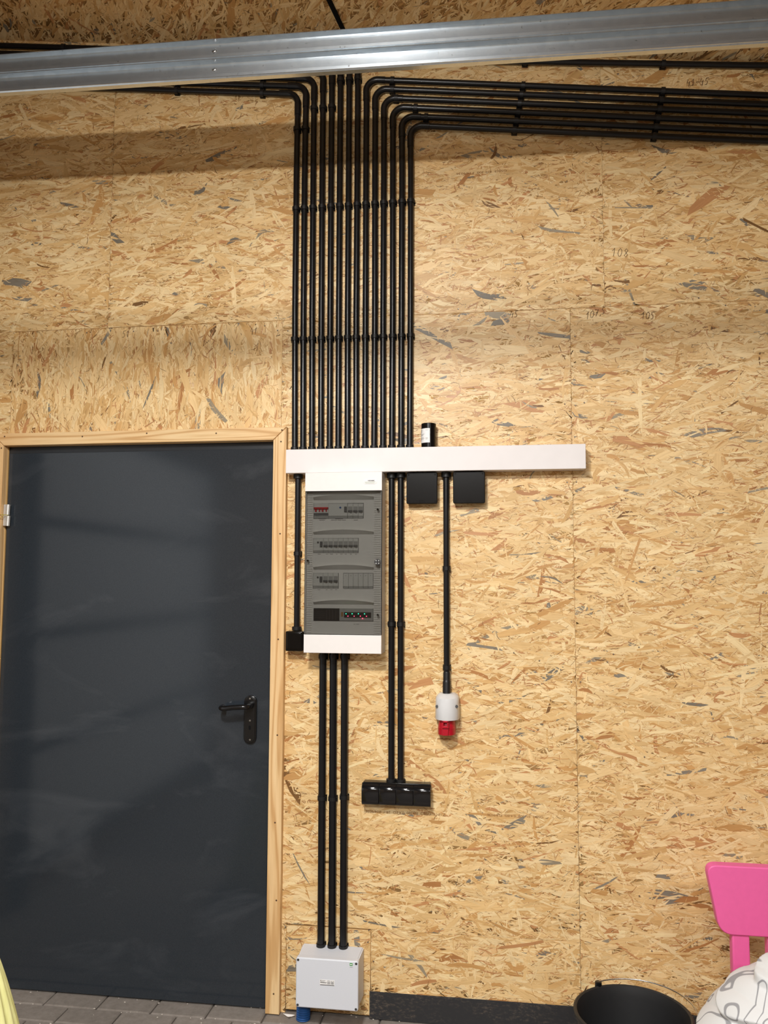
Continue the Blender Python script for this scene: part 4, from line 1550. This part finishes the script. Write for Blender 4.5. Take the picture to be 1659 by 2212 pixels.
note('51', 263, 729, .026)
note('41', 540, 722, .024)
note('108', 1320, 554, .030, -.12, 1.1)
note('45', 1101, 686, .024)
note('107,5', 1264, 690, .026, .30)
note('105', 1384, 690, .026)
note('41-45', 1482, 187, .026, .02)
s = at(857, 1753, -.002)
text(wall, 'Z1/P18  OSB/3  EN300  0,4-ED  24-1  P14/9036', s.x + .03, s.z - .003, -.0022, .0125, 'stamp', 'ink_stamp', flip=True, sx_=1.15)
s = at(1100, 1762, -.002)
text(wall, 'OSB/3  EN 300  0,4-ED  P14/9036', s.x + .02, s.z, -.0022, .0105, 'stamp', 'ink_stamp', flip=True, sx_=1.3)
s = at(1040, 372, -.002)
text(wall, 'OSB/3  EN 300  P14/9036', s.x, s.z, -.0022, .011, 'stamp', 'ink_stamp', flip=True, sx_=1.6)
s = at(660, 1732, -.002)
text(wall, 'OSB/3 EN 300', s.x, s.z, -.0022, .011, 'stamp', 'ink_stamp', flip=True, sx_=1.15)
# countersunk screws in the boards
bm = bmesh.new()
holes = [(990, 668), (990, 690), (1144, 661), (1218, 727), (1242, 727), (1509, 644), (1567, 660), (1220, 873), (1243, 876), (1225, 1042), (1245, 1041),
         (1234, 1473), (1254, 1473), (1312, 1430), (1325, 1413), (1382, 1445), (1380, 1398), (1165, 1427), (1110, 1410), (1562, 1100), (1381, 1226),
         (1392, 1635), (1242, 1828), (1255, 1830), (1241, 2001), (1254, 2001), (1381, 1935), (1408, 2054), (289, 716), (341, 715), (414, 711), (188, 719), (600, 714), (572, 704),
         (797, 2009), (795, 2035), (807, 2076), (803, 2167), (228, 649), (622, 715), (1262, 870), (1090, 682)]
for px, py in holes:
    s = at(px, py, 0)
    tube(bm, [(s.x, -.0026, s.z), (s.x, .002, s.z)], .0026, 8)
    tube(bm, [(s.x + .0006, -.0029, s.z + .0006), (s.x + .0006, .002, s.z + .0006)], .0011, 6, mi=1)
obj('board_screws', bm, ['pen', 'silver'], wall)

# ------------------------------------------------------------------ sectional door tracks (galvanised, two channels)
def track(t, y, pa, pb, pc, pd):
    """C channel opening towards the room; pa, pb top edge, pc, pd bottom edge"""
    A, Bq, C, Dq = at(*pa, y), at(*pb, y), at(*pc, y), at(*pd, y)
    mt = (Bq.z - A.z) / (Bq.x - A.x)
    mb = (Dq.z - C.z) / (Dq.x - C.x)
    m_ = (mt + mb) / 2
    xm = (A.x + Bq.x) / 2
    zt_, zb_ = A.z + m_ * (xm - A.x) + (mt - m_) * (xm - A.x), C.z + m_ * (xm - C.x)
    H_ = zt_ - zb_
    d, th = .029, .0018
    prof = [(0, H_ - .003), (.0, H_), (d - .0105, H_), (d - .0075, H_ - .0015), (d - .007, H_ - .006), (d - .0002, .022), (d, .010), (d - .002, .004), (d - .008, 0.0), (.004, 0.0), (.0005, .003), (-.0005, .012), (.001, .014)]
    xs = [XL + .05, 1.75]
    bm = bmesh.new()
    rings = []
    inner = []
    for i, (a_, b__) in enumerate(prof):
        p0_ = Vector(prof[max(i - 1, 0)])
        p1_ = Vector(prof[min(i + 1, len(prof) - 1)])
        tt = (p1_ - p0_).normalized()
        inner.append((a_ - tt.y * -th * -1, b__ + tt.x * -th))
    loop = prof + [(a_, b__) for a_, b__ in inner[::-1]]
    for x in xs:
        rings.append([bm.verts.new((x, y + a_, zb_ + m_ * (x - xm) + b__)) for a_, b__ in loop])
    ring_faces(bm, rings)
    for r_ in rings:
        n_ = len(prof)
        for i in range(n_ - 1):
            bm.faces.new((r_[i], r_[i + 1], r_[2 * n_ - 2 - i], r_[2 * n_ - 1 - i]))
    bmesh.ops.recalc_face_normals(bm, faces=bm.faces[:])
    obj('channel', bm, 'galv', t, 25)
    return t, zb_, m_, xm, H_


RY = -.66
trk = thing('door_track', (-.5, RY, 3.0), 'double galvanised steel door track crossing the picture in front of the wall top', 'door track')
t1_ = track(trk, RY, (0, 117.5), (1500, 7), (0, 158.5), (1500, 55))
t2_ = track(trk, RY, (0, 158.5), (1500, 55), (0, 199), (1500, 102))
for (t, zb_, m_, xm, H_), py in ((t1_, 110.5), (t2_, 150.5)):
    s = at(463.5, py, RY + .028)
    obj('carriage_bolt', T([(s.x, RY + .0275, s.z), (s.x, RY + .024, s.z), (s.x, RY + .0232, s.z)], [.0085, .007, .003], 18), 'steel', t, 60)
# slim hangers that carry the tracks from the ceiling, outside the picture
for hx in (-2.1, 1.5):
    hz = min(t1_[1] + t1_[2] * (hx - t1_[3]), 9)
    tag(obj('track_hanger', B(hx - .015, hx + .015, RY + .030, RY + .033, t2_[1] + t2_[2] * (hx - t2_[3]), ceil_z(hx) - .001), 'galv'),
        'galvanised strap holding the door tracks to the ceiling at their %s end' % ('left' if hx < 0 else 'right'), 'hanger')

# unseen opener rail, added to cast a soft shadow band across the wall
op = thing('unseen_opener_rail', (-.5, -1.75, 3.1), 'unseen steel door opener rail added under the ceiling to cast a shadow band on the wall', 'door opener')
obj('rail', B(XL + .06, 1.25, -1.765, -1.735, 2.722, 2.754, bev=.002), 'galv', op)
obj('motor_housing', B(1.25, 1.55, -1.85, -1.65, 2.64, 2.76, bev=.02), 'white', op, 40)
for hx in (-1.6, 1.40):
    obj('hanger', B(hx - .012, hx + .012, -1.752, -1.749, 2.752, ceil_z(hx) + .002), 'galv', op)

# dark joint cable along the ceiling
bm = bmesh.new()
pA, pB = on_ceiling(704, -14, .006), on_ceiling(742, 66, .006)
dd = (pA - pB)
tube(bm, [pB - dd * .5, pB, pA, pA + dd], .0085, 10)
tag(obj('ceiling_cable', bm, 'void', None, 40), 'thick black cable strip running across the ceiling boards above the tracks', 'cable')
# loose pale splinter hanging at the right edge under the tracks
bm = bmesh.new()
p = at(1645, 98, -.6)
q = at(1668, 100, -.6)
tube(bm, [p, p * .8 + q * .2 - Vector((0, 0, .004)), q], [.0012, .0025, .0025], 8)
tag(obj('wood_splinter', bm, 'pine_x'), 'thin pale wood splinter poking in under the right end of the tracks', 'splinter')

# ceiling lamps (behind and above the camera)
for i, (lx, ly, lz, sx, sy, pw) in enumerate(LAMPS):
    t = thing('ceiling_lamp', (lx, ly, lz), ('long white ceiling lamp pointing at the board wall, above the camera', 'small unseen hanging lamp added beside the long lamp to throw the shadow band on the wall', 'long white ceiling lamp in the middle of the garage', 'long white ceiling lamp on the right-hand side of the garage')[i], 'ceiling lamp', 'ceiling lamps')
    zc = ceil_z(lx)
    obj('lamp_body', B(lx - sx / 2 - .02, lx + sx / 2 + .02, ly - sy / 2 - .02, ly + sy / 2 + .02, lz - .03, lz, bev=.004), 'white', t)
    obj('mount', B(lx - .02, lx + .02, ly - .02, ly + .02, lz - .001, zc + .004), 'white', t)
    obj('diffuser', B(lx - sx / 2, lx + sx / 2, ly - sy / 2, ly + sy / 2, lz - .036, lz - .0295), 'lamp', t)

# ------------------------------------------------------------------ bucket
d = CR * ((1367 - 829.5) / FPX) - CU * ((2186 - 1106) / FPX) + _f
BH = .30
tq = (BH - EYE.z) / d.z
bc = EYE + d * tq
BR = .158
bk = thing('bucket', (bc.x, bc.y, 0), 'black plastic bucket with a wire handle on the floor in front of the plinth', 'bucket')
bm = bmesh.new()
prof = [(0, .004), (BR * .76, .004), (BR * .78, .008), (BR * .955, BH - .022), (BR * 1.0, BH - .021), (BR * 1.02, BH - .012), (BR * 1.03, BH - .003), (BR * 1.0, BH), (BR * .97, BH - .003), (BR * .955, BH - .012),
        (BR * .93, BH - .03), (BR * .74, .012), (0, .012)]
seg = 56
rings = []
for r_, z_ in prof:
    if r_ == 0: continue
    rings.append([bm.verts.new((bc.x + r_ * cos(2 * pi * k / seg), bc.y + r_ * sin(2 * pi * k / seg), z_)) for k in range(seg)])
ring_faces(bm, rings)
bm.faces.new(rings[0][::-1])
bm.faces.new(rings[-1])
obj('bucket_body', bm, 'bucket', bk, 35)
# lugs and bail lying against the rear rim
la = radians(118)
for a_ in (la, la + pi):
    x, y = bc.x + BR * 1.04 * cos(a_), bc.y + BR * 1.04 * sin(a_)
    bm = bmesh.new()
    tube(bm, [(x, y, BH - .026), (x, y, BH + .008), (x, y, BH + .010)], [.011, .010, .007], 14)
    obj('handle_lug', bm, 'handle', bk, 40)
pts = []
for k in range(25):
    u = k / 24
    a_ = la - pi * u
    rr_ = BR * (1.045 + .05 * sin(pi * u))
    pts.append((bc.x + rr_ * cos(a_), bc.y + rr_ * sin(a_), BH + .008 + .006 * sin(pi * u)))
obj('wire_handle', T(pts, .0020, 8), 'steel', bk, 60)

# ------------------------------------------------------------------ pink child's chair
CYB = -.33      # front face of the backrest
pc = [at(1525, 1874, CYB), at(1752, 1874, CYB), at(1722, 2024, CYB), at(1553, 2024, CYB)]
ch = thing('child_chair', ((pc[0].x + pc[1].x) / 2, CYB - .15, 0), 'bright pink plastic child chair with a rounded trapezoid backrest by the wall', 'chair')
zt_ = (pc[0].z + pc[1].z) / 2
zb_ = (pc[2].z + pc[3].z) / 2
mid = (pc[0].x + pc[1].x) / 2
hwt = (pc[1].x - pc[0].x) / 2
hwb = hwt * .76
bm = bmesh.new()
outl = round_poly([(mid - hwt, zt_), (mid + hwt, zt_), (mid + hwb, zb_), (mid - hwb, zb_)], [.028, .028, .045, .045], 8)
prism(bm, outl, CYB, CYB + .034, bev=.0035)
obj('backrest', bm, 'pink', ch, 40)
pw = .0245
pxs = (at(1602.5, 2050, CYB).x, at(1602.5, 2050, CYB).x + 2 * (mid - at(1602.5, 2050, CYB).x))
pxs = (pxs[0], pxs[0] + .098)
for x in pxs:
    bm = bmesh.new()
    box(bm, x - pw, x + pw, CYB + .006, CYB + .040, .28, zb_ + .04, bev=.005)
    obj('back_post', bm, 'pink', ch, 40)
smx = (pxs[0] + pxs[1]) / 2
bm = bmesh.new()
vs2 = round_poly([(smx - .14, CYB - .30), (smx + .14, CYB - .30), (smx + .13, CYB - .002), (smx - .13, CYB - .002)], .04, 6)
v0 = [bm.verts.new((x, y, .285)) for x, y in vs2]
f = bm.faces.new(v0)
r_ = bmesh.ops.extrude_face_region(bm, geom=[f])
for v in [g for g in r_['geom'] if isinstance(g, bmesh.types.BMVert)]: v.co.z = .315
bmesh.ops.recalc_face_normals(bm, faces=bm.faces[:])
obj('seat', bm, 'pink', ch, 40)
for sx_, sy_ in ((-1, -1), (1, -1), (-1, 1), (1, 1)):
    x, y = smx + sx_ * .12, CYB - .14 + sy_ * .12
    obj('leg', T([(x + sx_ * .025, y + sy_ * .02, .0), (x, y, .286)], [.017, .024], 16), 'pink', ch, 40)

# ------------------------------------------------------------------ blanket draped over the seat
def drape(name, cx_, cy_, zseat, rx_, ry_, top, label):
    nu, nv = 260, 130
    bm = bmesh.new()
    rings = []
    for j in range(nv + 1):
        v = j / nv
        ring = []
        for i in range(nu):
            a_ = 2 * pi * i / nu
            if v < .68:
                r_ = sin(v / .68 * pi / 2)
                z = zseat + .012 + top * max(0.0, 1 - r_ ** 1.5) ** .8
            else:
                r_ = 1 + .10 * (v - .68) / .32
                z = zseat + .012 - (.20 + .03 * sin(3 * a_)) * (v - .68) / .32
            x, y = rx_ * r_ * cos(a_), ry_ * r_ * sin(a_)
            # rolled folds that sweep up towards the right, creases between them
            w_ = (z - x * .30 - y * .18) * 13.5 + .28 * sin(x * 14 + 1.0) + .22 * sin(y * 17 + 2) + 7
            w_ -= int(w_)
            saw = (1 - w_) if w_ > .10 else w_ * 9.0
            w2 = (x * .9 + z * .55) * 27 + 1.2 * sin(z * 25 + 2.0) + .8 * sin(y * 19)
            f_ = .026 * (saw - .5) + .005 * (abs(sin(w2)) ** .7 - .4)
            up_ = .35 if v < .3 else 0.15
            n_ = Vector((cos(a_) * max(r_, .05), sin(a_) * max(r_, .05), up_ + (1 - min(r_, 1)))).normalized()
            p_ = Vector((x, y, 0)) + n_ * f_
            zz = z + n_.z * f_
            if r_ < 1.0: zz = max(zz, zseat + .006)
            ring.append(bm.verts.new((cx_ + p_.x, cy_ + p_.y, zz)))
        rings.append(ring)
    ring_faces(bm, rings)
    bmesh.ops.recalc_face_normals(bm, faces=bm.faces[:])
    o = obj(name, bm, 'cloth', None, 80)
    sm_ = o.modifiers.new('thickness', 'SOLIDIFY')
    sm_.thickness = .003
    return tag(o, label, 'blanket')


drape('patterned_blanket', .755, CYB - .225, .316, .235, .185, .205, 'white blanket with grey looping lines draped over the seat of the pink chair')

# ------------------------------------------------------------------ pale yellow fabric at the lower left
yc = at(-70, 2300, -1.2)
bm = bmesh.new()
rings = []
nu, nv = 140, 50
ytop = at(-6, 2040, -1.2)
for j in range(nv + 1):
    v = j / nv
    z = ytop.z * (1 - v) + .004
    r_ = .03 + .20 * v ** .8
    ring = []
    for i in range(nu):
        a_ = 2 * pi * i / nu
        q_ = r_ * (1 + .035 * sin(a_ * 23 + 4 * v) + .02 * sin(a_ * 11 - 6 * v + 1))
        ring.append(bm.verts.new((ytop.x - .052 + q_ * cos(a_), -1.2 + q_ * sin(a_) * .8, z)))
    rings.append(ring)
ring_faces(bm, rings)
bm.faces.new(rings[0][::-1])
bm.faces.new(rings[-1])
bmesh.ops.recalc_face_normals(bm, faces=bm.faces[:])
tag(obj('yellow_cloth', bm, 'yellow', None, 80), 'pale yellow-green ribbed fabric draped at the lower left corner in front of the door', 'cloth')
